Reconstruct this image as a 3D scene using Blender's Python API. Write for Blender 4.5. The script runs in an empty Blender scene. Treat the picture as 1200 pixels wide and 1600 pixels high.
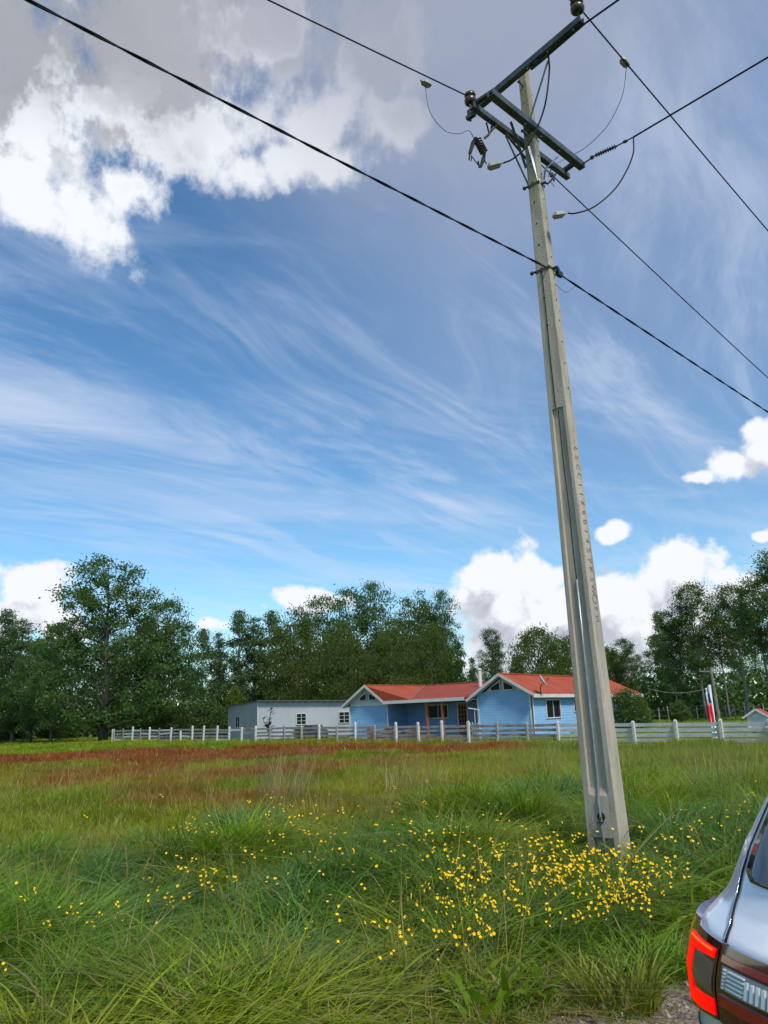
import bpy, math, random
import numpy as np
from mathutils import Vector, Matrix

# ------------------------------------------------------------------ camera
C = bpy.context.scene.collection
F = 1200.0
PITCH = math.radians(14.6)
ROLL = math.radians(2.1)
EYE = 1.7
fwd = Vector((0, math.cos(PITCH), math.sin(PITCH)))
rt0 = Vector((1, 0, 0))
up0 = rt0.cross(fwd)
RT = rt0 * math.cos(ROLL) - up0 * math.sin(ROLL)
UP = up0 * math.cos(ROLL) + rt0 * math.sin(ROLL)
cam_d = bpy.data.cameras.new('camera')
cam = bpy.data.objects.new('camera', cam_d)
C.objects.link(cam)
m3 = Matrix((RT, UP, -fwd)).transposed()
cam.matrix_world = Matrix.Translation((0, 0, EYE)) @ m3.to_4x4()
cam_d.sensor_fit = 'VERTICAL'
cam_d.sensor_height = 36.0
cam_d.sensor_width = 27.0
cam_d.lens = 36.0 * F / 1600.0
cam_d.clip_start = 0.05
cam_d.clip_end = 6000
bpy.context.scene.camera = cam


def ray(x, y):
    return fwd + RT * ((x - 600) / F) + UP * ((800 - y) / F)


def atY(x, y, Y):
    d = ray(x, y)
    return Vector((0, 0, EYE)) + d * (Y / d.y)


def atZ(x, y, z=0.0):
    d = ray(x, y)
    return Vector((0, 0, EYE)) + d * ((z - EYE) / d.z)


def azel(x, y):
    d = ray(x, y).normalized()
    return math.atan2(d.x, d.y), math.asin(d.z)


# ------------------------------------------------------------------ light
SUN_EL = math.radians(52)
SUN_AZ = math.radians(150)      # clockwise from +Y (the way the camera faces)
sun_dir = Vector((math.sin(SUN_AZ) * math.cos(SUN_EL), math.cos(SUN_AZ) * math.cos(SUN_EL), math.sin(SUN_EL)))
sd = bpy.data.lights.new('sun', 'SUN')
sd.energy = 3.1
sd.angle = math.radians(10)
sd.color = (1.0, 0.96, 0.9)
so = bpy.data.objects.new('sun', sd)
C.objects.link(so)
so.rotation_euler = (-sun_dir).to_track_quat('-Z', 'Y').to_euler()
so.location = (0, 0, 30)

sc = bpy.context.scene
sc.view_settings.view_transform = 'Standard'
sc.view_settings.look = 'None'
sc.view_settings.exposure = 0.45
sc.view_settings.gamma = 1.0
sc.view_settings.use_curve_mapping = False
sc.cycles.max_bounces = 4
sc.cycles.use_adaptive_sampling = True
sc.cycles.adaptive_threshold = 0.025
sc.cycles.transparent_max_bounces = 4


class NT:
    """small helper to write node trees"""

    def __init__(self, tree):
        self.t = tree
        self.n = tree.nodes
        self.l = tree.links

    def put(self, sock, v):
        if isinstance(v, bpy.types.NodeSocket):
            self.l.new(v, sock)
        elif v is not None:
            try:
                sock.default_value = v
            except Exception:
                sock.default_value = (v, v, v) if len(sock.default_value) == 3 else (v, v, v, 1)

    def math(self, op, a, b=None, c=None, clamp=False):
        n = self.n.new('ShaderNodeMath')
        n.operation = op
        n.use_clamp = clamp
        self.put(n.inputs[0], a)
        if b is not None: self.put(n.inputs[1], b)
        if c is not None: self.put(n.inputs[2], c)
        return n.outputs[0]

    def vec(self, op, a, b=None):
        n = self.n.new('ShaderNodeVectorMath')
        n.operation = op
        self.put(n.inputs[0], a)
        if b is not None:
            if op == 'SCALE': self.put(n.inputs[3], b)
            else: self.put(n.inputs[1], b)
        return n.outputs['Value'] if op in ('LENGTH', 'DOT_PRODUCT', 'DISTANCE') else n.outputs['Vector']

    def noise(self, vec, scale, detail=4, rough=0.5, dist=0.0, lac=2.0, d2=False):
        n = self.n.new('ShaderNodeTexNoise')
        if d2: n.noise_dimensions = '2D'
        self.put(n.inputs['Vector'], vec)
        for k, v in (('Scale', scale), ('Detail', detail), ('Roughness', rough), ('Distortion', dist), ('Lacunarity', lac)):
            self.put(n.inputs[k], v)
        return n.outputs['Fac'], n.outputs['Color']

    def voro(self, vec, scale, feature='F1', smooth=None, out='Distance', rnd=1.0, d2=False):
        n = self.n.new('ShaderNodeTexVoronoi')
        if d2: n.voronoi_dimensions = '2D'
        n.feature = feature
        self.put(n.inputs['Vector'], vec)
        n.inputs['Scale'].default_value = scale
        n.inputs['Randomness'].default_value = rnd
        if smooth is not None and 'Smoothness' in n.inputs: n.inputs['Smoothness'].default_value = smooth
        return n.outputs[out]

    def ramp(self, f, a, b, lo=0.0, hi=1.0, smooth=True):
        n = self.n.new('ShaderNodeMapRange')
        n.interpolation_type = 'SMOOTHSTEP' if smooth else 'LINEAR'
        n.clamp = True
        self.put(n.inputs[0], f)
        for i, v in enumerate((a, b, lo, hi)): self.put(n.inputs[i + 1], v)
        return n.outputs[0]

    def mix(self, f, a, b, mode='MIX'):
        n = self.n.new('ShaderNodeMix')
        n.data_type = 'RGBA'
        n.blend_type = mode
        self.put(n.inputs[0], f)
        for i, v in ((6, a), (7, b)):
            if isinstance(v, (tuple, list)) and len(v) == 3: v = (*v, 1)
            self.put(n.inputs[i], v)
        return n.outputs[2]

    def sep(self, v):
        n = self.n.new('ShaderNodeSeparateXYZ')
        self.put(n.inputs[0], v)
        return n.outputs

    def comb(self, x, y, z):
        n = self.n.new('ShaderNodeCombineXYZ')
        for i, v in enumerate((x, y, z)): self.put(n.inputs[i], v)
        return n.outputs[0]

    def bump(self, h, strength=0.3, dist=0.02):
        n = self.n.new('ShaderNodeBump')
        self.put(n.inputs['Strength'], strength)
        n.inputs['Distance'].default_value = dist
        self.put(n.inputs['Height'], h)
        return n.outputs[0]

    def rotscale(self, v, deg, sx, sy):
        return self.mapping(self.mapping(v, rot=(0, 0, math.radians(deg))), scale=(sx, sy, 1))

    def mapping(self, v, rot=(0, 0, 0), scale=(1, 1, 1), loc=(0, 0, 0)):
        n = self.n.new('ShaderNodeMapping')
        self.put(n.inputs[0], v)
        n.inputs[1].default_value = loc
        n.inputs[2].default_value = rot
        n.inputs[3].default_value = scale
        return n.outputs[0]


# ------------------------------------------------------------------ sky with clouds
def build_world():
    w = bpy.data.worlds.new('World')
    sc.world = w
    w.use_nodes = True
    nt = NT(w.node_tree)
    nt.n.clear()
    out = nt.n.new('ShaderNodeOutputWorld')
    bg = nt.n.new('ShaderNodeBackground')
    nt.l.new(bg.outputs[0], out.inputs[0])
    bg.inputs[1].default_value = 0.1
    sky = nt.n.new('ShaderNodeTexSky')
    sky.sky_type = 'NISHITA'
    sky.sun_disc = False
    sky.sun_elevation = SUN_EL
    sky.sun_rotation = SUN_AZ
    sky.altitude = 200
    sky.air_density = 1.0
    sky.dust_density = 0.15
    sky.ozone_density = 2.2
    tc = nt.n.new('ShaderNodeTexCoord')
    P = nt.vec('NORMALIZE', tc.outputs['Generated'])
    x, y, z = nt.sep(P)
    az = nt.math('ARCTAN2', x, y)
    el = nt.math('ARCSINE', z)
    Q = nt.comb(az, el, 0.0)

    def blob(px, py, rx, ry):
        a, e = azel(px, py)
        a2, _ = azel(px + rx, py)
        _, e2 = azel(px, py - ry)
        return (a, e, abs(a2 - a), abs(e2 - e))

    def density(tree_nt, Qs, Ps, blobs, nscale, amp, amp2, vs=18.0):
        D = None
        for (a, e, ra, re) in blobs:
            d = tree_nt.vec('SUBTRACT', Qs, (a, e, 0))
            d = tree_nt.vec('MULTIPLY', d, (1 / ra, 1 / re, 0))
            L = tree_nt.math('SUBTRACT', 1.0, tree_nt.vec('LENGTH', d))
            if D is None: D = L
            else: D = tree_nt.math('SMOOTH_MAX', D, L, 0.15)
        n1, _ = tree_nt.noise(Qs, nscale, 8, 0.62, d2=True)
        _, nc = tree_nt.noise(Qs, nscale * 3.0, 2, 0.5, d2=True)
        Qw = tree_nt.vec('ADD', Qs, tree_nt.vec('SCALE', tree_nt.vec('SUBTRACT', nc, (.5, .5, .5)), 0.35 / vs))
        v1 = tree_nt.voro(Qw, vs, 'F1', d2=True)
        v2 = tree_nt.voro(Qw, vs * 2.7, 'F1', d2=True)
        D = tree_nt.math('ADD', D, tree_nt.math('MULTIPLY', tree_nt.math('SUBTRACT', n1, 0.5), amp))
        D = tree_nt.math('SUBTRACT', D, tree_nt.math('MULTIPLY', tree_nt.math('SUBTRACT', v1, 0.35), amp2))
        D = tree_nt.math('SUBTRACT', D, tree_nt.math('MULTIPLY', tree_nt.math('SUBTRACT', v2, 0.3), amp2 * 0.45))
        return D

    def group(name, blobs, nscale, amp, amp2, vs):
        g = bpy.data.node_groups.new(name, 'ShaderNodeTree')
        g.interface.new_socket('Q', in_out='INPUT', socket_type='NodeSocketVector')
        g.interface.new_socket('P', in_out='INPUT', socket_type='NodeSocketVector')
        g.interface.new_socket('D', in_out='OUTPUT', socket_type='NodeSocketFloat')
        t = NT(g)
        gi = g.nodes.new('NodeGroupInput')
        go = g.nodes.new('NodeGroupOutput')
        g.links.new(density(t, gi.outputs[0], gi.outputs[1], blobs, nscale, amp, amp2, vs), go.inputs[0])

        def use(q, p):
            n = nt.n.new('ShaderNodeGroup')
            n.node_tree = g
            nt.put(n.inputs[0], q)
            nt.put(n.inputs[1], p)
            return n.outputs[0]
        return use

    # sky colour, a bit more saturated and deeper, as the phone camera rendered it
    hs = nt.n.new('ShaderNodeHueSaturation')
    hs.inputs['Saturation'].default_value = 1.12
    hs.inputs['Value'].default_value = SKY_V
    nt.l.new(sky.outputs[0], hs.inputs['Color'])
    base = nt.mix(1.0, hs.outputs[0], (0.90, 1.14, 1.17), 'MULTIPLY')

    # ---- high thin cirrus: long wind-drawn streaks on a plane high above
    zz = nt.math('ADD', nt.math('MAXIMUM', z, 0.0), 0.09)
    cp = nt.comb(nt.math('DIVIDE', x, zz), nt.math('DIVIDE', y, zz), 0.0)
    warp_f, warp_c = nt.noise(cp, 0.55, 3, 0.5)
    wv = nt.vec('SCALE', nt.vec('SUBTRACT', warp_c, (0.5, 0.5, 0.5)), 0.5)
    cw = nt.vec('ADD', cp, wv)
    s1, _ = nt.noise(nt.rotscale(cw, -54, 0.55, 2.5), 1.3, 8, 0.66, 0.5, d2=True)
    s2, _ = nt.noise(nt.rotscale(cw, -28, 0.7, 2.2), 1.0, 7, 0.6, 0.4, d2=True)
    m1, _ = nt.noise(cp, 0.62, 3, 0.5)
    cir = nt.math('MULTIPLY', nt.ramp(s1, 0.38, 0.72), nt.ramp(m1, 0.28, 0.58))
    cir = nt.math('ADD', nt.math('MULTIPLY', cir, 0.72), nt.math('MULTIPLY', nt.ramp(s2, 0.42, 0.76), 0.5))
    # milky veil over the upper right of the sky (around the pole top)
    a0, e0 = azel(1000, 150)
    vd = nt.vec('MULTIPLY', nt.vec('SUBTRACT', Q, (a0, e0, 0)), (1 / 0.62, 1 / 0.52, 0))
    veil = nt.ramp(nt.vec('LENGTH', vd), 1.15, 0.25)
    vn, _ = nt.noise(P, 3.2, 6, 0.55)
    veil = nt.math('MULTIPLY', veil, nt.ramp(vn, 0.2, 0.7, 0.45, 0.95))
    cir = nt.math('MULTIPLY', cir, nt.ramp(z, 0.0, 0.22, 0.5, 1.0))
    veil_col = (VEIL[0], VEIL[1], VEIL[2])
    col = nt.mix(nt.math('MULTIPLY', veil, 0.7, clamp=True), base, veil_col)
    col = nt.mix(nt.math('MULTIPLY', cir, 0.66, clamp=True), col, CIRRUS)

    # ---- a few thin streak clouds low over the trees
    # ---- fair weather cumulus low over the horizon
    low = [blob(*b) for b in (
        (800, 935, 105, 85), (775, 895, 70, 62), (830, 900, 75, 60), (900, 960, 120, 70), (980, 985, 110, 55), (820, 1000, 170, 60), (755, 990, 60, 55), (860, 1040, 190, 60), (1010, 1020, 120, 50),
        (1070, 905, 100, 62), (1110, 925, 95, 66), (1035, 905, 70, 50), (1020, 960, 90, 60), (1090, 980, 120, 60), (930, 940, 90, 60),
        (40, 920, 80, 52), (20, 965, 100, 55), (95, 975, 70, 40),
        (470, 935, 55, 26), (520, 940, 50, 22), (330, 975, 40, 16),
        (1150, 725, 80, 36), (1185, 705, 60, 42), (948, 836, 34, 16), (966, 829, 26, 20), (1090, 745, 45, 18), (1190, 680, 45, 26), (1190, 838, 22, 12), (1215, 830, 30, 18),
        (-260, 930, 120, 60), (-420, 900, 160, 70), (1450, 930, 150, 80), (1700, 960, 120, 60), (-900, 950, 160, 70))]
    glow = group('low_clouds', low, 13.0, 1.7, 0.40, 20.0)
    D = glow(Q, P)
    lift = nt.vec('ADD', P, (0.012, 0, 0.04))
    D2 = glow(nt.vec('ADD', Q, (0.012, 0.040, 0)), lift)
    al = nt.ramp(D, 0.0, 0.42)
    shade = nt.ramp(nt.math('SUBTRACT', D, D2), -0.45, 0.55)
    thick = nt.ramp(D, 0.15, 0.9)
    lum = nt.math('SUBTRACT', nt.math('ADD', 0.36, nt.math('MULTIPLY', shade, 0.95)), nt.math('MULTIPLY', thick, 0.22))
    ccol = nt.mix(nt.ramp(lum, 0.1, 0.95), CLOUD_SHADE, CLOUD_LIT)
    col = nt.mix(al, col, ccol)

    # ---- the big cloud overhead on the upper left
    big = [blob(*b) for b in (
        (60, 120, 230, 280), (200, 60, 260, 240), (420, 40, 220, 150), (-40, 250, 200, 130), (130, 335, 95, 85), (50, 325, 110, 62), (200, 290, 85, 60), (200, 215, 150, 90), (250, 130, 170, 100), (330, 200, 190, 90),
        (480, 190, 120, 95), (530, 250, 60, 45), (570, 80, 120, 100), (385, 262, 55, 50), (435, 245, 60, 50), (625, 185, 45, 40), (-300, 120, 320, 260), (300, -200, 520, 240))]
    gb = group('big_cloud', big, 8.5, 2.7, 0.12, 13.0)
    B = gb(Q, P)
    B2 = gb(nt.vec('ADD', Q, (0.03, -0.05, 0)), nt.vec('ADD', P, (0.03, 0, -0.05)))
    ab = nt.ramp(B, -0.08, 0.6)
    edge = nt.ramp(B, 0.9, 0.2)
    sh = nt.ramp(nt.math('SUBTRACT', B, B2), -0.2, 0.35)
    # the rim away from the thick middle is thin enough to let the light through
    a1, e1 = azel(60, 330)
    rim = nt.ramp(nt.vec('LENGTH', nt.vec('MULTIPLY', nt.vec('SUBTRACT', Q, (a1, e1, 0)), (1 / 0.25, 1 / 0.16, 0))), 1.25, 0.15)
    a3, e3 = azel(460, 215)
    rim2 = nt.ramp(nt.vec('LENGTH', nt.vec('MULTIPLY', nt.vec('SUBTRACT', Q, (a3, e3, 0)), (1 / 0.2, 1 / 0.085, 0))), 1.25, 0.2)
    rim = nt.math('MAXIMUM', rim, rim2)
    bn, _ = nt.noise(P, 6.0, 6, 0.6)
    f = nt.math('ADD', nt.math('MULTIPLY', edge, 0.42), nt.math('MULTIPLY', rim, 0.95))
    f = nt.math('ADD', f, nt.math('MULTIPLY', nt.math('SUBTRACT', bn, 0.5), 0.7))
    f = nt.math('ADD', f, nt.math('MULTIPLY', nt.math('SUBTRACT', sh, 0.45), 0.6))
    gn, _ = nt.noise(P, 2.2, 5, 0.5)
    grey = nt.mix(nt.ramp(gn, 0.3, 0.7), GREY1, GREY2)
    bcol = nt.mix(nt.ramp(f, 0.22, 1.2), grey, CLOUD_LIT)
    col = nt.mix(ab, col, bcol)
    # thin grey layer that spreads from the big cloud to the right
    a4, e4 = azel(700, 40)
    v4 = nt.ramp(nt.vec('LENGTH', nt.vec('MULTIPLY', nt.vec('SUBTRACT', Q, (a4, e4, 0)), (1 / 0.50, 1 / 0.27, 0))), 1.1, 0.05)
    v4 = nt.math('MULTIPLY', v4, nt.ramp(bn, 0.2, 0.7, 0.6, 0.95))
    col = nt.mix(v4, col, (2.75, 3.0, 3.75))
    nt.l.new(col, bg.inputs[0])
    w.cycles.sampling_method = 'MANUAL'
    w.cycles.sample_map_resolution = 512


SKY_V = 1.0
VEIL = (2.9, 3.5, 4.8)
CIRRUS = (4.9, 5.6, 6.9)
CLOUD_LIT = (6.9, 7.1, 7.5)
CLOUD_SHADE = (3.7, 3.95, 4.6)
GREY1 = (2.35, 2.5, 2.85)
GREY2 = (3.5, 3.6, 3.95)
build_world()


# ------------------------------------------------------------------ mesh helpers
def tag(o, label=None, cat=None, group=None, kind=None):
    if label: o['label'] = label
    if cat: o['category'] = cat
    if group: o['group'] = group
    if kind: o['kind'] = kind
    return o


def link(name, me, parent=None, loc=None):
    o = bpy.data.objects.new(name, me)
    C.objects.link(o)
    if parent: o.parent = parent
    if loc is not None: o.location = loc
    return o


def empty(name, loc, label, cat, group=None, rz=0.0):
    o = bpy.data.objects.new(name, None)
    o.empty_display_size = 0.2
    C.objects.link(o)
    o.location = loc
    o.rotation_euler = (0, 0, rz)
    return tag(o, label, cat, group)


class MB:
    """collects faces in world coordinates, then links them as ONE mesh object"""

    def __init__(self):
        self.v = []
        self.f = []

    def add(self, vs, fs):
        b = len(self.v)
        self.v += [tuple(v) for v in vs]
        self.f += [tuple(i + b for i in f) for f in fs]
        return self

    def box(self, lo, hi):
        x0, y0, z0 = lo
        x1, y1, z1 = hi
        return self.add([(x0, y0, z0), (x1, y0, z0), (x1, y1, z0), (x0, y1, z0), (x0, y0, z1), (x1, y0, z1), (x1, y1, z1), (x0, y1, z1)],
                        [(0, 3, 2, 1), (4, 5, 6, 7), (0, 1, 5, 4), (1, 2, 6, 5), (2, 3, 7, 6), (3, 0, 4, 7)])

    def obox(self, c, ax, ay, az, sx, sy, sz):
        c = Vector(c); ax = Vector(ax).normalized() * sx / 2; ay = Vector(ay).normalized() * sy / 2; az = Vector(az).normalized() * sz / 2
        vs = [c + ax * i + ay * j + az * k for k in (-1, 1) for (i, j) in ((-1, -1), (1, -1), (1, 1), (-1, 1))]
        return self.add(vs, [(0, 3, 2, 1), (4, 5, 6, 7), (0, 1, 5, 4), (1, 2, 6, 5), (2, 3, 7, 6), (3, 0, 4, 7)])

    def bar(self, a, b, w, h, side=None, ext=0.0):
        a = Vector(a); b = Vector(b)
        d = (b - a).normalized()
        a = a - d * ext; b = b + d * ext
        s = Vector(side) if side is not None else (d.cross(Vector((0, 0, 1))) if abs(d.z) < 0.95 else Vector((1, 0, 0)))
        s = (s - d * s.dot(d)).normalized()
        u = s.cross(d).normalized()
        return self.obox((a + b) / 2, d, s, u, (b - a).length, w, h)

    def tube(self, pts, r, n=8, cap=True):
        pts = [Vector(p) for p in pts]
        rs = r if isinstance(r, (list, tuple)) else [r] * len(pts)
        b = len(self.v)
        prev = None
        for i, p in enumerate(pts):
            if i == 0: d = pts[1] - p
            elif i == len(pts) - 1: d = p - pts[i - 1]
            else: d = pts[i + 1] - pts[i - 1]
            d.normalize()
            if prev is None:
                ref = Vector((0, 0, 1)) if abs(d.z) < 0.9 else Vector((1, 0, 0))
                s = d.cross(ref).normalized()
            else:
                s = (prev - d * prev.dot(d)).normalized()
            prev = s
            u = d.cross(s)
            for k in range(n):
                a = 2 * math.pi * k / n
                self.v.append(tuple(p + (s * math.cos(a) + u * math.sin(a)) * rs[i]))
        for i in range(len(pts) - 1):
            for k in range(n):
                k2 = (k + 1) % n
                self.f.append((b + i * n + k, b + i * n + k2, b + (i + 1) * n + k2, b + (i + 1) * n + k))
        if cap:
            self.f.append(tuple(b + k for k in range(n))[::-1])
            self.f.append(tuple(b + (len(pts) - 1) * n + k for k in range(n)))
        return self

    def lathe(self, prof, c, axis=(0, 0, 1), n=16):
        """profile [(r, h)...] turned about an axis through c"""
        ax = Vector(axis).normalized()
        ref = Vector((0, 0, 1)) if abs(ax.z) < 0.9 else Vector((1, 0, 0))
        s = ax.cross(ref).normalized(); u = ax.cross(s)
        c = Vector(c)
        b = len(self.v)
        for r, h in prof:
            for k in range(n):
                a = 2 * math.pi * k / n
                self.v.append(tuple(c + ax * h + (s * math.cos(a) + u * math.sin(a)) * max(r, 1e-4)))
        for i in range(len(prof) - 1):
            for k in range(n):
                k2 = (k + 1) % n
                self.f.append((b + i * n + k, b + i * n + k2, b + (i + 1) * n + k2, b + (i + 1) * n + k))
        self.f.append(tuple(b + k for k in range(n))[::-1])
        self.f.append(tuple(b + (len(prof) - 1) * n + k for k in range(n)))
        return self

    def slab(self, poly, thick, nrm=None):
        """flat polygon given thickness against its normal"""
        poly = [Vector(p) for p in poly]
        if nrm is None:
            nrm = (poly[1] - poly[0]).cross(poly[2] - poly[0]).normalized()
        nrm = Vector(nrm)
        n = len(poly)
        b = [p - nrm * thick for p in poly]
        fs = [tuple(range(n)), tuple(range(2 * n - 1, n - 1, -1))]
        for i in range(n):
            j = (i + 1) % n
            fs.append((j, i, n + i, n + j))
        return self.add(poly + b, fs)

    def build(self, name, mat, parent=None, smooth=False, origin=None):
        me = bpy.data.meshes.new(name)
        off = Vector((0, 0, 0))
        if parent is not None:
            off = parent_world(parent)
        elif origin is not None:
            off = Vector(origin)
        me.from_pydata([tuple(Vector(v) - off) for v in self.v], [], self.f)
        me.materials.append(mat)
        if smooth: me.shade_smooth()
        me.update()
        o = link(name, me, parent)
        if parent is None and origin is not None: o.location = off
        return o


def parent_world(o):
    v = Vector((0, 0, 0))
    while o is not None:
        v = v + o.location
        o = o.parent
    return v


def auto_smooth(o, ang=35):
    me = o.data
    me.shade_smooth()
    try:
        me.set_sharp_from_angle(angle=math.radians(ang))
    except Exception:
        pass
    return o


# ------------------------------------------------------------------ materials
MATS = {}


def mat(name, base=(0.5, 0.5, 0.5), rough=0.7, metal=0.0, fn=None, emit=None, spec=None, coat=0.0):
    m = bpy.data.materials.new(name)
    m.use_nodes = True
    t = NT(m.node_tree)
    b = t.n['Principled BSDF']
    b.inputs['Base Color'].default_value = (*base, 1)
    b.inputs['Roughness'].default_value = rough
    b.inputs['Metallic'].default_value = metal
    if spec is not None: b.inputs['Specular IOR Level'].default_value = spec
    if coat: b.inputs['Coat Weight'].default_value = coat; b.inputs['Coat Roughness'].default_value = 0.03
    if emit:
        b.inputs['Emission Color'].default_value = (*emit[0], 1)
        b.inputs['Emission Strength'].default_value = emit[1]
    if fn: fn(t, b)
    MATS[name] = m
    return m


def coords(t, kind='Object'):
    return t.n.new('ShaderNodeTexCoord').outputs[kind]


def worldpos(t):
    return t.n.new('ShaderNodeNewGeometry').outputs['Position']


def weathered(c1, c2, scale=3.0, c3=None, bump=0.25, bscale=40, stretch=(1, 1, 1)):
    def fn(t, b):
        p = t.mapping(worldpos(t), scale=stretch)
        n1, _ = t.noise(p, scale, 6, 0.6)
        col = t.mix(t.ramp(n1, 0.3, 0.7), c1, c2)
        if c3:
            n2, _ = t.noise(p, scale * 4.7, 6, 0.65)
            col = t.mix(t.ramp(n2, 0.55, 0.72), col, c3)
        t.l.new(col, b.inputs['Base Color'])
        n3, _ = t.noise(p, bscale, 4, 0.6)
        t.l.new(t.bump(n3, bump, 0.01), b.inputs['Normal'])
    return fn


def f_concrete(t, b):
    p = worldpos(t)
    ps = t.mapping(p, scale=(1, 1, 0.16))
    n1, _ = t.noise(ps, 4.0, 7, 0.62)
    col = t.mix(t.ramp(n1, 0.3, 0.7), (0.315, 0.275, 0.208), (0.43, 0.38, 0.295))
    n2, _ = t.noise(t.mapping(p, scale=(6, 6, 0.5)), 3.0, 5, 0.6)
    col = t.mix(t.ramp(n2, 0.48, 0.75, 0, 0.75), col, (0.19, 0.165, 0.125))
    n4, _ = t.noise(p, 34, 5, 0.7)
    col = t.mix(t.ramp(n4, 0.58, 0.72, 0, 0.55), col, (0.12, 0.115, 0.1))
    n5, _ = t.noise(p, 2.6, 6, 0.7)
    z = t.sep(p)[2]
    moss = t.math('MULTIPLY', t.ramp(z, 6.0, 9.5), t.ramp(n5, 0.35, 0.62, 0, 0.7))
    col = t.mix(moss, col, (0.19, 0.18, 0.10))
    t.l.new(col, b.inputs['Base Color'])
    h = t.math('ADD', n4, t.math('MULTIPLY', n1, 0.6))
    t.l.new(t.bump(h, 0.55, 0.012), b.inputs['Normal'])


M_CONC = mat('pole_concrete', rough=0.93, fn=f_concrete)
M_STEEL = mat('galvanised_steel', (0.2, 0.22, 0.24), 0.55, 0.5, weathered((0.05, 0.06, 0.062), (0.11, 0.125, 0.125), 9, (0.03, 0.03, 0.028)))
M_STEEL_L = mat('bright_galvanised_steel', (0.5, 0.52, 0.54), 0.4, 0.6, weathered((0.26, 0.28, 0.30), (0.36, 0.38, 0.40), 9))
M_RUST = mat('dark_weathered_steel', (0.05, 0.05, 0.045), 0.7, 0.3, weathered((0.035, 0.038, 0.036), (0.075, 0.07, 0.055), 12))
M_PORC = mat('brown_porcelain', (0.07, 0.045, 0.035), 0.25, 0.0)
M_BLACK = mat('black_rubber', (0.018, 0.018, 0.02), 0.45)
M_WIRE = mat('cable_black', (0.014, 0.015, 0.018), 0.75, spec=0.2)
M_WIREG = mat('bare_wire', (0.12, 0.125, 0.13), 0.5, 0.5)
M_HOLE = mat('hole_dark', (0.015, 0.013, 0.012), 0.9)
M_CLAMP = mat('clamp_cover', (0.36, 0.34, 0.31), 0.6, 0.0, weathered((0.28, 0.27, 0.25), (0.42, 0.40, 0.37), 20))

# ------------------------------------------------------------------ ground
rng = np.random.default_rng(7)
random.seed(7)


def vnoise(x, y, s, seed=0):
    """cheap smooth value noise, vectorised"""
    x = np.asarray(x, float) / s + seed * 17.3
    y = np.asarray(y, float) / s + seed * 9.1
    xi = np.floor(x).astype(np.int64); yi = np.floor(y).astype(np.int64)
    xf = x - xi; yf = y - yi
    u = xf * xf * (3 - 2 * xf); v = yf * yf * (3 - 2 * yf)

    def h(a, b):
        n = (a * 374761393 + b * 668265263 + seed * 1442695) & 0x7fffffff
        n = ((n ^ (n >> 13)) * 1274126177) & 0x7fffffff
        return ((n ^ (n >> 16)) & 0xffff) / 65535.0
    return (h(xi, yi) * (1 - u) + h(xi + 1, yi) * u) * (1 - v) + (h(xi, yi + 1) * (1 - u) + h(xi + 1, yi + 1) * u) * v


def fbm(x, y, s, seed=0, o=4):
    r = 0; a = 0.5; t = 0
    for i in range(o):
        r = r + a * vnoise(x, y, s / 2 ** i, seed + i * 3); t += a; a *= 0.55
    return r / t


def sstep(v, a, b):
    t = np.clip((v - a) / (b - a), 0, 1)
    return t * t * (3 - 2 * t)


# gravel verge of the road: along a line that runs away to the right (the road's direction)
E0 = atZ(870, 1600); E1 = atZ(1055, 1510)
ed = Vector((E1.x - E0.x, E1.y - E0.y)).normalized()
en = Vector((ed.y, -ed.x))        # to the right of the line


def gravel_dist(x, y):
    return (x - E0.x) * en.x + (y - E0.y) * en.y + (fbm(x, y, 1.2, 5) - 0.5) * 0.7


# sorrel (red) patches, each an ellipse on the meadow
RED = []
for (px, py, rx, ry, w) in ((60, 1184, 210, 8, 1.3), (190, 1208, 130, 16, 1.5), (330, 1184, 170, 15, 1.2), (520, 1172, 190, 14, 1.4), (700, 1167, 150, 9, 1.2), (430, 1202, 140, 16, .85), (300, 1240, 90, 12, .8), (620, 1190, 110, 8, .5), (30, 1200, 90, 8, .4),
                            (420, 1176, 120, 16, 1.0), (350, 1240, 110, 14, 0.6), (-150, 1200, 160, 14, .8), (600, 1183, 90, 8, 0.6), (790, 1172, 60, 7, 0.5), (250, 1225, 90, 10, .5)):
    c = atZ(px, py, 0.2); r1 = atZ(px + rx, py, 0.2); n = atZ(px, py + ry, 0.2); f_ = atZ(px, py - ry * 0.9, 0.2)
    RED.append((c.x, (n.y + f_.y) / 2, abs(r1.x - c.x), (f_.y - n.y) / 2, w))


def red_mask(x, y):
    m = np.zeros_like(np.asarray(x, float))
    nz = (fbm(x, y, 5.0, 11, 5) - 0.5) * 2.4
    for (cx, cy, rx, ry, w) in RED:
        d = np.sqrt(((x - cx) / rx) ** 2 + ((y - cy) / ry) ** 2)
        m = np.maximum(m, w * sstep(1.15 + nz * .75 - d, 0.0, 0.4))
    return np.clip(m, 0, 1)


# the fence line (posts stand on it)
FA = Vector((-21.4, 61.0)); FB = Vector((16.0, 23.7))


def fence_side(x, y):
    """>0 beyond the fence"""
    d = (FB - FA).normalized()
    return -((x - FA.x) * d.y - (y - FA.y) * d.x)


def ground_z(x, y):
    r = np.hypot(x, y)
    z = (fbm(x, y, 2.6, 2) - 0.5) * 0.42 * sstep(gravel_dist(x, y), 0.6, -0.6) * sstep(fence_side(x, y), 4, -2)
    z = z + (fbm(x, y, 0.9, 21) - 0.5) * 0.03
    d = np.hypot(x - 2.35, y - 9.15)
    return z * sstep(d, 0.2, 1.5) * 1.0


def gz(x, y):
    return float(ground_z(np.array([float(x)]), np.array([float(y)]))[0])


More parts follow.
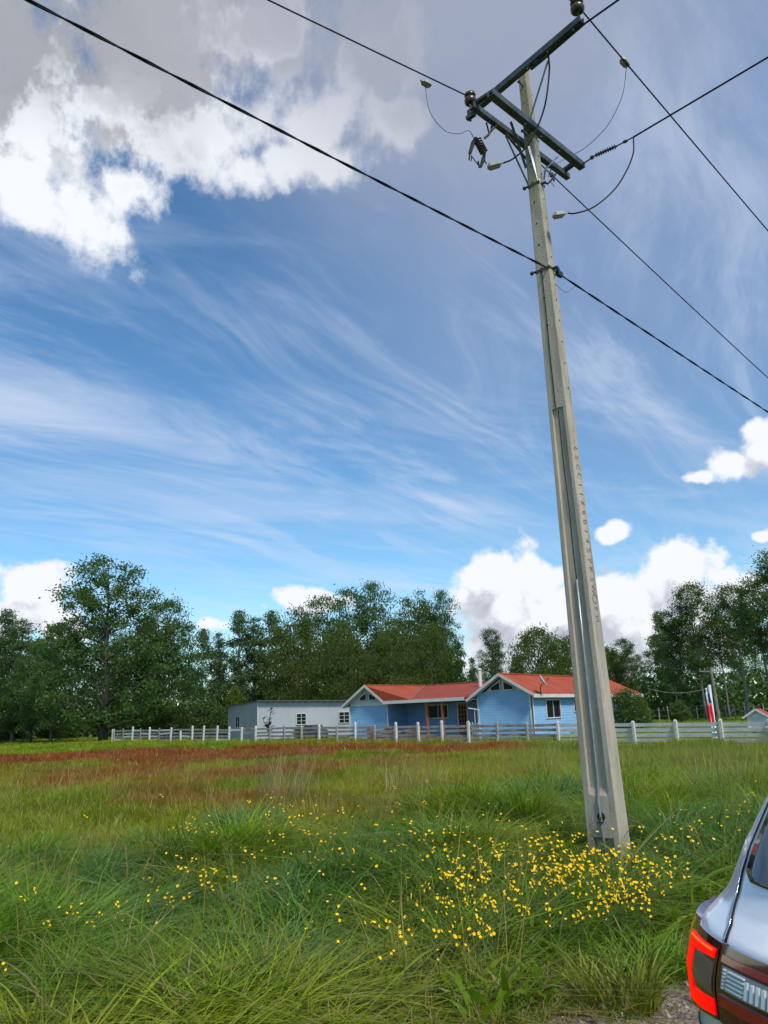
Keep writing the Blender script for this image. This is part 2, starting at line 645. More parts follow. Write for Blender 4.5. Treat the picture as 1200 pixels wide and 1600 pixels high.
def f_ground(t, b):
    p = worldpos(t)
    at = t.n.new('ShaderNodeAttribute'); at.attribute_name = 'mask'
    red, grav, lawn = t.sep(at.outputs['Vector'])
    n1, _ = t.noise(p, 0.7, 6, 0.6)
    n2, _ = t.noise(p, 9.0, 6, 0.65)
    n3, _ = t.noise(p, 60.0, 4, 0.6)
    g = t.mix(t.ramp(n1, 0.3, 0.7), (0.045, 0.07, 0.014), (0.085, 0.095, 0.02))
    g = t.mix(t.ramp(n2, 0.45, 0.75, 0, .7), g, (0.03, 0.03, 0.012))
    lw = t.mix(t.ramp(n1, 0.3, 0.7), (0.07, 0.105, 0.026), (0.10, 0.125, 0.035))
    g = t.mix(lawn, g, lw)
    g = t.mix(t.math('MULTIPLY', red, 0.85), g, (0.17, 0.05, 0.025))
    v = t.voro(p, 42.0, 'F1', out='Color')
    vd = t.voro(p, 42.0, 'F1')
    gr = t.mix(t.sep(v)[0], (0.13, 0.10, 0.075), (0.27, 0.22, 0.18))
    gr = t.mix(t.ramp(vd, 0.35, 0.75, 0, .9), gr, (0.09, 0.07, 0.055))
    gr = t.mix(t.ramp(n2, 0.5, .75, 0, .5), gr, (0.13, 0.10, 0.075))
    col = t.mix(grav, g, gr)
    t.l.new(col, b.inputs['Base Color'])
    h = t.mix(grav, n3, t.math('SUBTRACT', 1.0, vd))
    t.l.new(t.bump(h, 0.6, 0.012), b.inputs['Normal'])


M_GROUND = mat('meadow_ground', rough=0.95, fn=f_ground, spec=0.15)


def make_ground():
    def axis(a, near, far, n1, n2):
        return np.concatenate([-np.geomspace(near, far, n2)[::-1] + a, np.linspace(a - near, a + near, n1)[1:-1], np.geomspace(near, far, n2) + a])
    xs = axis(0, 14, 2600, 140, 70)
    ys = axis(12, 14, 3000, 140, 70)
    X, Y = np.meshgrid(xs, ys)
    x = X.ravel(); y = Y.ravel()
    z = ground_z(x, y)
    nx, ny = len(xs), len(ys)
    me = bpy.data.meshes.new('ground')
    i = np.arange(nx * ny).reshape(ny, nx)
    f = np.stack([i[:-1, :-1], i[:-1, 1:], i[1:, 1:], i[1:, :-1]], -1).reshape(-1, 4)
    me.from_pydata(np.stack([x, y, z], -1).tolist(), [], f.tolist())
    a = me.attributes.new('mask', 'FLOAT_VECTOR', 'POINT')
    m = np.stack([red_mask(x, y), sstep(gravel_dist(x, y), -0.15, 0.15) * sstep(gravel_dist(x, y), 8.6, 8.0), sstep(fence_side(x, y), -1.5, 1.5)], -1)
    a.data.foreach_set('vector', m.astype(np.float32).ravel())
    me.materials.append(M_GROUND)
    me.shade_smooth()
    tag(link('ground', me), 'grassy meadow ground with red sorrel patches', kind='structure')


make_ground()


# ------------------------------------------------------------------ instanced ground cover (grass, gravel)
def f_leafy(c1, c2, transl=0.45, rough=0.55, tintname='tint', spec=0.25):
    def fn(t, b):
        at = t.n.new('ShaderNodeAttribute'); at.attribute_type = 'INSTANCER'; at.attribute_name = tintname
        bl = t.n.new('ShaderNodeAttribute'); bl.attribute_name = 'blade'
        rnd, hgt, dry = t.sep(bl.outputs['Vector'])
        col = at.outputs['Color']
        col = t.mix(t.ramp(rnd, 0.0, 1.0, 0, 0.5, False), col, t.mix(1.0, col, (1.7, 1.45, 1.3), 'MULTIPLY'))
        col = t.mix(dry, col, (0.30, 0.23, 0.11))
        b.inputs['Specular IOR Level'].default_value = spec
        t.l.new(col, b.inputs['Base Color'])
        tr = t.n.new('ShaderNodeBsdfTranslucent')
        t.l.new(t.mix(1.0, col, (1.35, 1.5, 0.6), 'MULTIPLY'), tr.inputs[0])
        mx = t.n.new('ShaderNodeMixShader')
        mx.inputs[0].default_value = transl
        t.l.new(b.outputs[0], mx.inputs[1]); t.l.new(tr.outputs[0], mx.inputs[2])
        out = t.n['Material Output']
        t.l.new(mx.outputs[0], out.inputs[0])
    return fn


M_GRASS = mat('grass_blades', rough=0.45, fn=f_leafy(None, None, spec=0.3))


def mesh_np(name, V, Fq, attrs, m):
    me = bpy.data.meshes.new(name)
    V = np.asarray(V, np.float32); Fq = np.asarray(Fq, np.int32)
    n = len(Fq); k = Fq.shape[1]
    me.vertices.add(len(V)); me.vertices.foreach_set('co', V.ravel())
    me.loops.add(n * k); me.loops.foreach_set('vertex_index', Fq.ravel())
    me.polygons.add(n)
    me.polygons.foreach_set('loop_start', np.arange(n, dtype=np.int32) * k)
    me.update(calc_edges=True)
    for nm, arr in attrs.items():
        a = me.attributes.new(nm, 'FLOAT_VECTOR', 'POINT')
        a.data.foreach_set('vector', np.asarray(arr, np.float32).ravel())
    me.materials.append(m)
    return me


def blades(name, n, height, radius, width, lean, droop, seed, segs=4, dry=0.06, m=None, wind=(0, 0)):
    r = np.random.default_rng(seed)
    ang = r.uniform(0, 2 * np.pi, n); rad = radius * np.sqrt(r.uniform(0, 1, n))
    bx = np.cos(ang) * rad; by = np.sin(ang) * rad
    la = ang + r.normal(0, 0.9, n)                      # leans outwards
    dx = np.cos(la) + wind[0]; dy = np.sin(la) + wind[1]
    dn = np.hypot(dx, dy) + 1e-6; dx /= dn; dy /= dn
    H = height * r.uniform(0.45, 1.1, n)
    L = lean * r.uniform(0.2, 1.4, n); Dp = droop * r.uniform(0.2, 1.6, n)
    wd = width * r.uniform(0.6, 1.3, n)
    t = np.linspace(0, 1, segs + 1)
    fa = r.uniform(0, 2 * np.pi, n)
    sx = np.cos(fa); sy = np.sin(fa)
    V = []; A = []
    rn = r.uniform(0, 1, n); dr = (r.uniform(0, 1, n) < dry).astype(float) * r.uniform(.5, 1, n)
    for k, tk in enumerate(t):
        out = H * (L * tk + Dp * tk ** 2.6)
        zz = H * (tk - 0.42 * Dp * tk ** 3)
        w = wd * (1 - tk ** 2.2) * 0.5 + 0.0004
        cx = bx + dx * out; cy = by + dy * out
        V.append(np.stack([cx - sx * w, cy - sy * w, zz], -1)); V.append(np.stack([cx + sx * w, cy + sy * w, zz], -1))
        a = np.stack([rn, np.full(n, tk), dr], -1)
        A += [a, a]
    K = 2 * (segs + 1)
    V = np.stack(V, 1).reshape(-1, 3); A = np.stack(A, 1).reshape(-1, 3)
    base = (np.arange(n) * K)[:, None]
    Fq = np.concatenate([base + np.array([2 * k, 2 * k + 1, 2 * k + 3, 2 * k + 2]) for k in range(segs)], 0)
    return mesh_np(name, V, Fq, {'blade': A}, m or M_GRASS)


def scatter(name, protos, pts, rot, scl, idx, tint, label):
    """one 'stuff' object: points that carry instances of the prototype meshes"""
    coll = bpy.data.collections.new(name + '_protos')
    for i, me in enumerate(protos):
        o = bpy.data.objects.new('%s_kind_%02d' % (name, i), me)
        coll.objects.link(o)
    me = bpy.data.meshes.new(name)
    n = len(pts)
    me.vertices.add(n); me.vertices.foreach_set('co', np.asarray(pts, np.float32).ravel())
    for nm, ty, key, arr in (('rot', 'FLOAT_VECTOR', 'vector', rot), ('scl', 'FLOAT_VECTOR', 'vector', scl), ('tint', 'FLOAT_COLOR', 'color', tint), ('idx', 'INT', 'value', idx)):
        a = me.attributes.new(nm, ty, 'POINT')
        a.data.foreach_set(key, np.asarray(arr, np.int32 if ty == 'INT' else np.float32).ravel())
    o = link(name, me)
    g = bpy.data.node_groups.new(name + '_scatter', 'GeometryNodeTree')
    g.interface.new_socket('Geometry', in_out='INPUT', socket_type='NodeSocketGeometry')
    g.interface.new_socket('Geometry', in_out='OUTPUT', socket_type='NodeSocketGeometry')
    N = g.nodes; L = g.links
    gi = N.new('NodeGroupInput'); go = N.new('NodeGroupOutput')
    ip = N.new('GeometryNodeInstanceOnPoints'); ci = N.new('GeometryNodeCollectionInfo')
    ci.inputs['Collection'].default_value = coll
    ci.inputs['Separate Children'].default_value = True
    ci.inputs['Reset Children'].default_value = True

    def attr(nm, ty):
        a = N.new('GeometryNodeInputNamedAttribute'); a.data_type = ty; a.inputs['Name'].default_value = nm
        return a.outputs['Attribute']
    L.new(gi.outputs[0], ip.inputs['Points']); L.new(ci.outputs[0], ip.inputs['Instance'])
    ip.inputs['Pick Instance'].default_value = True
    L.new(attr('idx', 'INT'), ip.inputs['Instance Index'])
    L.new(attr('rot', 'FLOAT_VECTOR'), ip.inputs['Rotation'])
    L.new(attr('scl', 'FLOAT_VECTOR'), ip.inputs['Scale'])
    L.new(ip.outputs[0], go.inputs[0])
    md = o.modifiers.new('scatter', 'NODES'); md.node_group = g
    tag(o, label, kind='stuff')
    return o


def field_points(n, y0, y1, half, power=1.0):
    """random points in the wedge in front of the road, wider than the picture"""
    u = rng.uniform(0, 1, n * 2)
    y = (y0 ** 2 + u * (y1 ** 2 - y0 ** 2)) ** 0.5
    x = rng.uniform(-1, 1, n * 2) * (half * y + 1.5)
    return x[:n], y[:n]


GREEN = np.array([0.115, 0.215, 0.010]); YGREEN = np.array([0.230, 0.270, 0.012]); BGREEN = np.array([0.080, 0.190, 0.045])
STRAW = np.array([0.36, 0.28, 0.11]); REDC = np.array([0.26, 0.050, 0.026]); BROWN = np.array([0.11, 0.07, 0.028]); DKG = np.array([0.03, 0.07, 0.015])


def lerp(a, b, t):
    t = np.clip(np.asarray(t), 0, 1)[:, None]
    return a * (1 - t) + b * t


def rgba(c):
    return np.concatenate([c, np.ones((len(c), 1))], 1)


def place(name, label, protos, x, y, tint, smin, smax, tilt=0.15, hmul=None, zoff=0.0, comb=None):
    n = len(x)
    rz = rng.uniform(0, 6.283, n)
    if comb: rz = fbm(x, y, comb, 63, 2) * 12.0 + rng.normal(0, .9, n)
    rot = np.stack([rng.normal(0, tilt, n), rng.normal(0, tilt, n), rz], -1)
    s = rng.uniform(smin, smax, n)
    if hmul is None: hmul = 1.0
    scl = np.stack([s, s, s * hmul], -1)
    pts = np.stack([x, y, ground_z(x, y) - 0.02 + zoff], -1)
    return scatter(name, protos, pts, rot, scl, rng.integers(0, len(protos), n), rgba(tint), label)


def build_grass():
    pole = (2.35, 9.15)
    # --- tall lush verge grass, nearest the camera
    near = [blades('verge_tuft', 58, 0.40 + 0.035 * k, 0.16, 0.012 + 0.004 * (k % 3), 0.34, 0.8 + 0.3 * (k % 3), 100 + k, 6, 0.13, wind=(.9, 0)) for k in range(8)]
    x, y = field_points(15000, 3.6, 17.5, 0.62)
    g = gravel_dist(x, y)
    fade = fbm(x, y, 3.0, 31)
    lim = 9.6 + 3.0 * fade + 5.0 * sstep(x, -0.8, 3.2) - 1.2 * sstep(x, -1.0, -5.0)
    keep = (g < -0.42) & (y < lim) & (np.hypot(x - pole[0], y - pole[1]) > 0.42)
    x, y = x[keep], y[keep]; g = g[keep]
    n1 = fbm(x, y, 2.2, 41); n2 = fbm(x, y, 0.9, 51); n3 = fbm(x, y, 1.5, 61)
    tint = lerp(GREEN, YGREEN, sstep(n1, 0.42, 0.68))
    tint = lerp(tint, BGREEN, sstep(n3, 0.48, 0.70) * 0.85)
    tint = lerp(tint, STRAW, sstep(n2, 0.68, 0.85) * 0.5)
    tint = lerp(tint, YGREEN * 0.9 + BROWN * 0.3, sstep(y, 7.0, 5.0) * sstep(n2, .4, .7) * 0.5)
    tint = lerp(tint, DKG * 1.5, sstep(fbm(x, y, 1.4, 93), .52, .75) * .65)
    tint = tint * rng.uniform(0.6, 1.35, (len(x), 1)) * (0.75 + 0.5 * fbm(x, y, 0.8, 77))[:, None]
    hm = 0.34 + 0.85 * sstep(fbm(x, y, 1.3, 71), .25, .75) - 0.12 * np.exp(-((x - 1.9) / 1.5) ** 2 - ((y - 8.4) / 1.3) ** 2) * 2
    hm = hm * (0.25 + 0.75 * sstep(-g, 0.0, 1.5)) * (0.66 + 0.34 * sstep(y, 6, 9)) * (0.35 + 0.65 * sstep(np.hypot(x - pole[0] + .2, y - pole[1] + .5), 0.4, 1.5))
    place('verge_grass', 'tall lush green grass along the road verge', near, x, y, tint, 0.8, 1.25, 0.16, hm, comb=1.5)
    # --- broad leaves of low weeds between the blades
    wd = [blades('weed_leaf', 16, 0.20, 0.10, 0.045, 0.7, 0.9, 350 + k, 4, 0.12) for k in range(4)]
    x, y = field_points(1700, 4.0, 12, 0.62)
    keep = (gravel_dist(x, y) < -0.25) & (np.hypot(x - pole[0], y - pole[1]) > 0.45) & (fbm(x, y, 1.1, 33) > 0.45)
    x, y = x[keep], y[keep]
    place('broad_leaf_weeds', 'low broad-leaved weeds among the verge grass', wd, x, y, lerp(GREEN, YGREEN, rng.uniform(0, .8, len(x))) * 0.9, 0.8, 1.5, 0.2, 1.1)
    # --- seed heads and thin stalks among it
    st = [blades('stalk_tuft', 12, 0.70, 0.14, 0.006, 0.18, 0.16, 300 + k, 4, 0.25) for k in range(4)]
    x, y = field_points(2600, 5.0, 26, 0.6)
    g = gravel_dist(x, y); keep = (g < -0.4) & (np.hypot(x - pole[0], y - pole[1]) > 0.5) & (rng.uniform(0, 1, len(x)) < 0.28 + 0.72 * sstep(x, 2.0, 5))
    x, y = x[keep], y[keep]
    tint = lerp(STRAW * 0.9, YGREEN, rng.uniform(0, .8, len(x)))
    place('dry_stalks', 'thin straw-coloured grass stalks among the green grass', st, x, y, tint, 0.8, 1.3, 0.1)
    # --- meadow further out: shorter, yellow green with the red sorrel in it
    mid = [blades('meadow_tuft', 70, 0.24, 0.26, 0.015, 0.3, 0.4, 400 + k, 3, 0.08) for k in range(6)]
    x, y = field_points(19000, 9.0, 34, 0.66)
    g = gravel_dist(x, y)
    keep = (g < -0.5) & (fence_side(x, y) < 0.6) & (np.hypot(x - pole[0], y - pole[1]) > 0.5) & (y > 9.5)
    x, y = x[keep], y[keep]
    n1 = fbm(x, y, 4.5, 81); n2 = fbm(x, y, 1.7, 91)
    rm = red_mask(x, y)
    tint = lerp(YGREEN * np.array([1.05, .92, 1.]), GREEN, sstep(n1, 0.45, 0.7) * 0.6)
    tint = lerp(tint, GREEN * 0.85 + BGREEN * .15, sstep(x - (y - 14) * 0.12, 1.0, 4.5) * 0.8)
    tint = lerp(tint, BROWN * 1.5, sstep(n2, 0.42, 0.75) * 0.6 * (1 - 0.6 * sstep(x, 1, 4)))
    tint = lerp(tint, REDC, rm * rng.uniform(0.45, 1, len(x)))
    tint = tint * rng.uniform(0.8, 1.2, (len(x), 1))
    hm = (0.7 + 0.6 * n2) * (1 + 0.35 * sstep(x, 2, 7))
    place('meadow_grass', 'yellow-green meadow grass mixed with red sorrel', mid, x, y, tint, 0.8, 1.3, 0.15, hm)
    far = [blades('far_tuft', 60, 0.28, 0.5, 0.035, 0.3, 0.35, 500 + k, 2, 0.05) for k in range(4)]
    x, y = field_points(17000, 28.0, 68, 0.66)
    keep = (fence_side(x, y) < 0.8)
    x, y = x[keep], y[keep]
    n1 = fbm(x, y, 6, 82); rm = red_mask(x, y)
    fs = fence_side(x, y)
    tint = lerp(YGREEN * 0.95, GREEN, sstep(n1, 0.4, 0.65) * 0.8)
    tint = lerp(tint, REDC, rm * rng.uniform(0.6, 1, len(x)))
    tint = lerp(tint, YGREEN, sstep(fs, -2.2, -0.6) * 0.8)
    tint = tint * rng.uniform(0.85, 1.15, (len(x), 1))
    place('far_meadow_grass', 'far meadow grass and sorrel running up to the fence', far, x, y, tint, 0.8, 1.4, 0.1, 0.9 + 0.5 * sstep(fs, -2.5, -0.2))
    # beyond the fence: short pasture
    x, y = field_points(9000, 40, 110, 0.66)
    keep = (fence_side(x, y) > 1.0)
    x, y = x[keep], y[keep]
    tint = lerp(GREEN * 1.1, YGREEN, fbm(x, y, 7, 83)) * rng.uniform(0.85, 1.15, (len(x), 1))
    place('pasture_grass', 'short green pasture grass beyond the fence', far, x, y, tint, 0.6, 1.0, 0.1, 0.6)


build_grass()


# ------------------------------------------------------------------ gravel stones
def build_gravel():
    protos = []
    r = np.random.default_rng(3)
    m = mat('gravel_stone', rough=0.9)
    t = NT(m.node_tree)
    at = t.n.new('ShaderNodeAttribute'); at.attribute_type = 'INSTANCER'; at.attribute_name = 'tint'
    t.l.new(at.outputs['Color'], t.n['Principled BSDF'].inputs['Base Color'])
    import bmesh
    for k in range(5):
        bm = bmesh.new()
        bmesh.ops.create_icosphere(bm, subdivisions=1, radius=1)
        for v in bm.verts:
            v.co = Vector((v.co.x * (0.9 + 0.4 * r.random()), v.co.y * (0.7 + 0.4 * r.random()), v.co.z * (0.5 + 0.2 * r.random())))
        me = bpy.data.meshes.new('pebble_%d' % k); bm.to_mesh(me); bm.free(); me.materials.append(m)
        protos.append(me)
    n = 16000
    a = rng.uniform(-2.5, 9, n); d = rng.uniform(-0.35, 2.4, n)
    x = E0.x + ed.x * a + en.x * d; y = E0.y + ed.y * a + en.y * d
    g = gravel_dist(x, y)
    keep = (g > -0.25) & (rng.uniform(0, 1, n) < 0.25 + 0.75 * sstep(g, -0.2, 0.3))
    x, y = x[keep], y[keep]; n = len(x)
    s = rng.lognormal(math.log(0.0095), 0.45, n).clip(0.004, 0.034)
    tint = lerp(np.array([0.14, 0.105, 0.08]), np.array([0.36, 0.30, 0.25]), rng.uniform(0, 1, n))
    tint = np.where((rng.uniform(0, 1, n) < 0.2)[:, None], np.array([0.10, 0.085, 0.07]), tint)
    scatter('gravel', protos, np.stack([x, y, ground_z(x, y) + s * 0.25], -1), rng.uniform(0, 6.28, (n, 3)) * np.array([.1, .1, 1]),
            np.stack([s, s, s], -1), rng.integers(0, 5, n), rgba(tint), 'grey-brown gravel stones on the road verge')
    # thin dry weeds along the gravel edge
    pr = [blades('weed_tuft', 26, 0.12, 0.07, 0.005, 0.5, 0.5, 700 + k, 3, 0.4) for k in range(4)]
    n = 800
    a = rng.uniform(-2.5, 8, n); d = rng.normal(-0.1, 0.22, n)
    x = E0.x + ed.x * a + en.x * d; y = E0.y + ed.y * a + en.y * d
    tint = lerp(BROWN * 1.3, STRAW * 0.8, rng.uniform(0, 1, n)); tint = lerp(tint, GREEN * 1.2, (rng.uniform(0, 1, n) < 0.5) * .9)
    place('verge_weeds', 'low dry weeds along the gravel edge', pr, x, y, tint, 0.6, 1.4, 0.2)


build_gravel()


# ------------------------------------------------------------------ grass tussocks one can pick out, and the dry stalk clump
def f_tuss(c):
    def fn(t, b):
        bl = t.n.new('ShaderNodeAttribute'); bl.attribute_name = 'blade'
        rnd, hgt, dry = t.sep(bl.outputs['Vector'])
        col = t.mix(rnd, tuple(v * 0.7 for v in c), tuple(v * 1.35 for v in c))
        col = t.mix(dry, col, (0.30, 0.22, 0.10))
        t.l.new(col, b.inputs['Base Color'])
        tr = t.n.new('ShaderNodeBsdfTranslucent')
        t.l.new(col, tr.inputs[0])
        mx = t.n.new('ShaderNodeMixShader'); mx.inputs[0].default_value = 0.3
        t.l.new(b.outputs[0], mx.inputs[1]); t.l.new(tr.outputs[0], mx.inputs[2])
        t.l.new(mx.outputs[0], t.n['Material Output'].inputs[0])
    return fn


M_TB = mat('tussock_bluegreen', rough=0.5, fn=f_tuss((0.09, 0.195, 0.05)), spec=0.25)
M_TG = mat('tussock_green', rough=0.5, fn=f_tuss((0.12, 0.235, 0.014)), spec=0.25)
M_TO = mat('tussock_olive', rough=0.5, fn=f_tuss((0.19, 0.22, 0.025)), spec=0.25)
M_TS = mat('stalk_straw', rough=0.6, fn=f_tuss((0.33, 0.27, 0.13)), spec=0.2)
for i, (px, py, rad, h, m, n, dr, lab) in enumerate((
        (95, 1375, 0.62, 0.55, M_TB, 900, 1.1, 'wide dark blue-green grass tussock combed sideways at the left edge of the verge'),
        (385, 1295, 0.50, 0.52, M_TB, 700, 0.8, 'dark rounded grass tussock in front of the straw-coloured stalk clump'),
        (860, 1262, 0.80, 0.80, M_TB, 1000, 0.6, 'tall blue-green tussock mound left of the concrete pole'),
        (700, 1262, 0.55, 0.60, M_TG, 700, 0.6, 'mid green tussock mound between the stalk clump and the pole'),
        (410, 1510, 0.42, 0.50, M_TB, 620, 1.3, 'silvery blue-green tussock flopping over in the nearest grass'),
        (655, 1425, 0.50, 0.52, M_TO, 650, 0.9, 'olive tussock with arching blades below the yellow flowers'),
        (820, 1440, 0.42, 0.48, M_TG, 520, 1.0, 'green tussock drooping right, in front of the pole foot'),
        (1135, 1350, 0.45, 0.45, M_TB, 560, 0.9, 'dark tussock beside the silver car'),
        (250, 1320, 0.42, 0.55, M_TG, 500, 0.7, 'upright dark green tussock behind the left flowers'),
        (965, 1545, 0.22, 0.34, M_TO, 260, 0.5, 'small brownish tussock at the gravel edge'),
        (1010, 1500, 0.25, 0.35, M_TG, 260, 0.8, 'small green tussock by the gravel near the tail lamp'),
        (560, 1330, 0.42, 0.5, M_TG, 480, 0.7, 'lush green tussock in the middle of the verge'))):
    p = atZ(px, py, 0.1)
    me = blades('grass_tussock', n, h, rad, 0.014 if p.y < 10 else 0.018, 0.35, dr, 900 + i, 5, 0.05, m, wind=(0.5, -0.2) if i in (0, 4, 6) else (0, 0))
    o = link('grass_tussock', me, loc=(p.x, p.y, gz(p.x, p.y) - 0.03))
    tag(o, lab, 'grass tussock', 'grass tussocks on the verge')
for (px, py, rad, h, n, lab) in ((446, 1256, 0.6, 1.15, 120, 'clump of tall straw-coloured grass stalks standing over the meadow'),
                                 (640, 1243, 0.8, 0.85, 110, 'sparse greyish stalk clump in the meadow below the porch'),
                                 (1160, 1250, 0.9, 0.85, 200, 'dense dry stalk clump behind the car')):
    p = atZ(px, py, 0.0)
    me = blades('stalk_clump', n, h, rad, 0.011, 0.30, 0.14, 950 + px, 4, 0.3, M_TS, wind=(0.8, 0))
    tag(link('stalk_clump', me, loc=(p.x, p.y, gz(p.x, p.y))), lab, 'dry grass', 'tall dry stalk clumps')

# ------------------------------------------------------------------ yellow flowers
M_PETAL = mat('yellow_petal', (0.84, 0.53, 0.004), 0.5, spec=0.2)
M_PETAL2 = mat('orange_flower_centre', (0.55, 0.22, 0.01), 0.6)
M_STEM = mat('flower_stem', (0.07, 0.11, 0.025), 0.6)


def flower_mesh(k):
    r = random.Random(k)
    V = []; Fc = []; mi = []
    h = 0.56; bend = Vector((r.uniform(-.06, .06), r.uniform(-.06, .06), 0))
    tip = Vector((0, 0, h)) + bend
    nb = 1 + k % 3
    heads = [(tip, 0.020)]
    for q in range(nb - 1):
        heads.append((tip + Vector((r.uniform(-.06, .06), r.uniform(-.06, .06), r.uniform(-.07, .01))), 0.016))
    for hp, rad in heads:
        root = Vector((0, 0, 0)) if hp is tip else Vector((0, 0, 0)) * 0.5 + tip * 0.6
        w = 0.0022
        for (ax, ay) in ((w, 0), (0, w)):
            b = len(V)
            V += [root + Vector((-ax, -ay, 0)), root + Vector((ax, ay, 0)), hp + Vector((ax, ay, 0)), hp + Vector((-ax, -ay, 0))]
            Fc.append((b, b + 1, b + 2, b + 3)); mi.append(1)
        nrm = Vector((r.uniform(-.6, .6), r.uniform(-1.3, .2), .8)).normalized()
        s = nrm.cross(Vector((1, 0, 0))).normalized(); u = nrm.cross(s)
        for p in range(5):
            a = p * 2 * math.pi / 5
            d = s * math.cos(a) + u * math.sin(a); e = s * math.cos(a + 1.57) + u * math.sin(a + 1.57)
            b = len(V)
            V += [hp, hp + d * rad * 0.6 - e * rad * 0.42 + nrm * rad * .3, hp + d * rad * 1.05 + nrm * rad * .55, hp + d * rad * 0.6 + e * rad * 0.42 + nrm * rad * .3]
            Fc.append((b, b + 1, b + 2, b + 3)); mi.append(0)
        b = len(V)
        for p in range(5):
            a = p * 2 * math.pi / 5
            V.append(hp + (s * math.cos(a) + u * math.sin(a)) * rad * 0.28 + nrm * rad * 0.22)
        Fc.append(tuple(range(b, b + 5))); mi.append(2)
    me = bpy.data.meshes.new('yellow_flower')
    me.from_pydata([tuple(v) for v in V], [], Fc)
    for m in (M_PETAL, M_STEM, M_PETAL2): me.materials.append(m)
    me.polygons.foreach_set('material_index', mi)
    return me


def build_flowers():
    kinds = [flower_mesh(k) for k in range(7)]
    spots = []
    zf = 0.40
    for (px, py, sx, sy, n) in ((905, 1345, 75, 22, 120), (1010, 1385, 55, 20, 80), (850, 1345, 50, 26, 80), (745, 1345, 50, 28, 55), (690, 1325, 70, 28, 45),
                                (960, 1400, 55, 16, 60), (455, 1275, 30, 12, 24), (300, 1285, 18, 6, 16), (480, 1300, 50, 30, 34), (340, 1350, 40, 20, 16), (250, 1380, 28, 14, 12),
                                (560, 1360, 80, 60, 34), (100, 1430, 45, 22, 18), (640, 1480, 140, 60, 22), (735, 1520, 20, 15, 10), (880, 1460, 70, 40, 34), (1000, 1460, 40, 40, 18),
                                (1180, 1255, 30, 8, 20), (1130, 1275, 60, 22, 26), (720, 1475, 30, 12, 10), (930, 1500, 50, 25, 14), (1080, 1400, 40, 25, 20), (700, 1375, 30, 18, 26), (780, 1400, 60, 25, 26)):
        for _ in range(n):
            c = atZ(random.gauss(px, sx), random.gauss(py, sy), zf * random.uniform(0.8, 1.1))
            spots.append((c.x, c.y))
    for _ in range(60):
        y = random.uniform(4.5, 16); spots.append((random.uniform(-0.75, 0.7) * y, y))
    spots = [s for s in spots if math.hypot(s[0] - 2.35, s[1] - 9.15) > 0.36 and gravel_dist(np.array([s[0]]), np.array([s[1]]))[0] < -0.3 and s[1] < 19]
    random.shuffle(spots); spots.sort(key=lambda s: s[1])
    near, rest = spots[:290], spots[290:]
    for (x, y) in near:
        o = link('yellow_flower', random.choice(kinds), loc=(x, y, gz(x, y)))
        o.rotation_euler = (random.gauss(0, .12), random.gauss(0, .12), random.uniform(-1.2, 1.2))
        s = random.uniform(0.38, 0.72); o.scale = (s, s, random.uniform(0.6, 0.85))
        tag(o, 'small yellow wildflower on a thin stem in the near verge grass', 'flower', 'yellow wildflowers in the verge grass')
    x = np.array([s[0] for s in rest]); y = np.array([s[1] for s in rest]); n = len(x)
    s = rng.uniform(0.6, 0.95, n)
    scatter('yellow_flower_cover', kinds, np.stack([x, y, ground_z(x, y)], -1), np.stack([rng.normal(0, .12, n), rng.normal(0, .12, n), rng.uniform(-1.2, 1.2, n)], -1),
            np.stack([s, s, rng.uniform(.6, .85, n)], -1), rng.integers(0, 7, n), np.ones((n, 4)), 'scattered yellow wildflowers further out in the grass')


build_flowers()


# ------------------------------------------------------------------ the concrete power pole with its crossarms
PB = Vector((2.35, 9.15, 0.0)); PT = Vector((2.245, 9.15, 10.60))
FN = Vector((-math.sin(math.radians(42)), -math.cos(math.radians(42)), 0))   # the broad face looks back along the lines
SN = Vector((math.cos(math.radians(42)), -math.sin(math.radians(42)), 0))    # the narrow face


def pole_c(z): return PB + (PT - PB) * (z / PT.z)
def pole_w(z): return 0.405 + (0.125 - 0.405) * z / 10.42      # broad face
def pole_d(z): return 0.24 + (0.125 - 0.24) * z / 10.42       # narrow face


def pole_face(z, u, off=0.0, side='front'):
    """point on the broad face (u across, -1..1) or the narrow right face"""
    c = pole_c(z)
    if side == 'front': return c + SN * (u * pole_w(z) / 2) + FN * (pole_d(z) / 2 + off)
    return c + SN * (pole_w(z) / 2 + off) + FN * (-u * pole_d(z) / 2)


power_pole = empty('power_pole', PB, 'tall tapered concrete power pole with steel crossarms rising from the grass', 'power pole')


def build_shaft():
    # ring: front face carries a recess between u=-a..a, depth dp
    st = [(-0.3, .62, .0), (0.0, .62, .055), (0.275, .62, .055), (0.285, .62, 0.0), (0.72, .62, 0.0), (0.80, .62, .030), (5.33, .62, .030), (5.345, .62, 0.0),
          (7.0, .62, 0.0), (8.7, .62, 0), (10.58, .62, 0.0), (10.60, .60, 0.0)]
    V = []; Fc = []
    ch = 0.012
    for (z, a, dp) in st:
        c = pole_c(z); w = pole_w(z) / 2; d = pole_d(z) / 2
        aw = a * w
        pl = [(-w + ch, d), (-aw, d), (-aw * .90, d - dp), (aw * .90, d - dp), (aw, d), (w - ch, d), (w, d - ch), (w, -d + ch), (w - ch, -d), (-w + ch, -d), (-w, -d + ch), (-w, d - ch)]
        for (u, f_) in pl:
            V.append(c + SN * u + FN * f_)
    n = 12
    for i in range(len(st) - 1):
        for k in range(n):
            k2 = (k + 1) % n
            Fc.append((i * n + k, i * n + k2, (i + 1) * n + k2, (i + 1) * n + k))
    Fc.append(tuple(range(n))[::-1]); Fc.append(tuple((len(st) - 1) * n + k for k in range(n)))
    mb = MB(); mb.add(V, Fc)
    return mb.build('shaft', M_CONC, power_pole)


shaft = build_shaft()


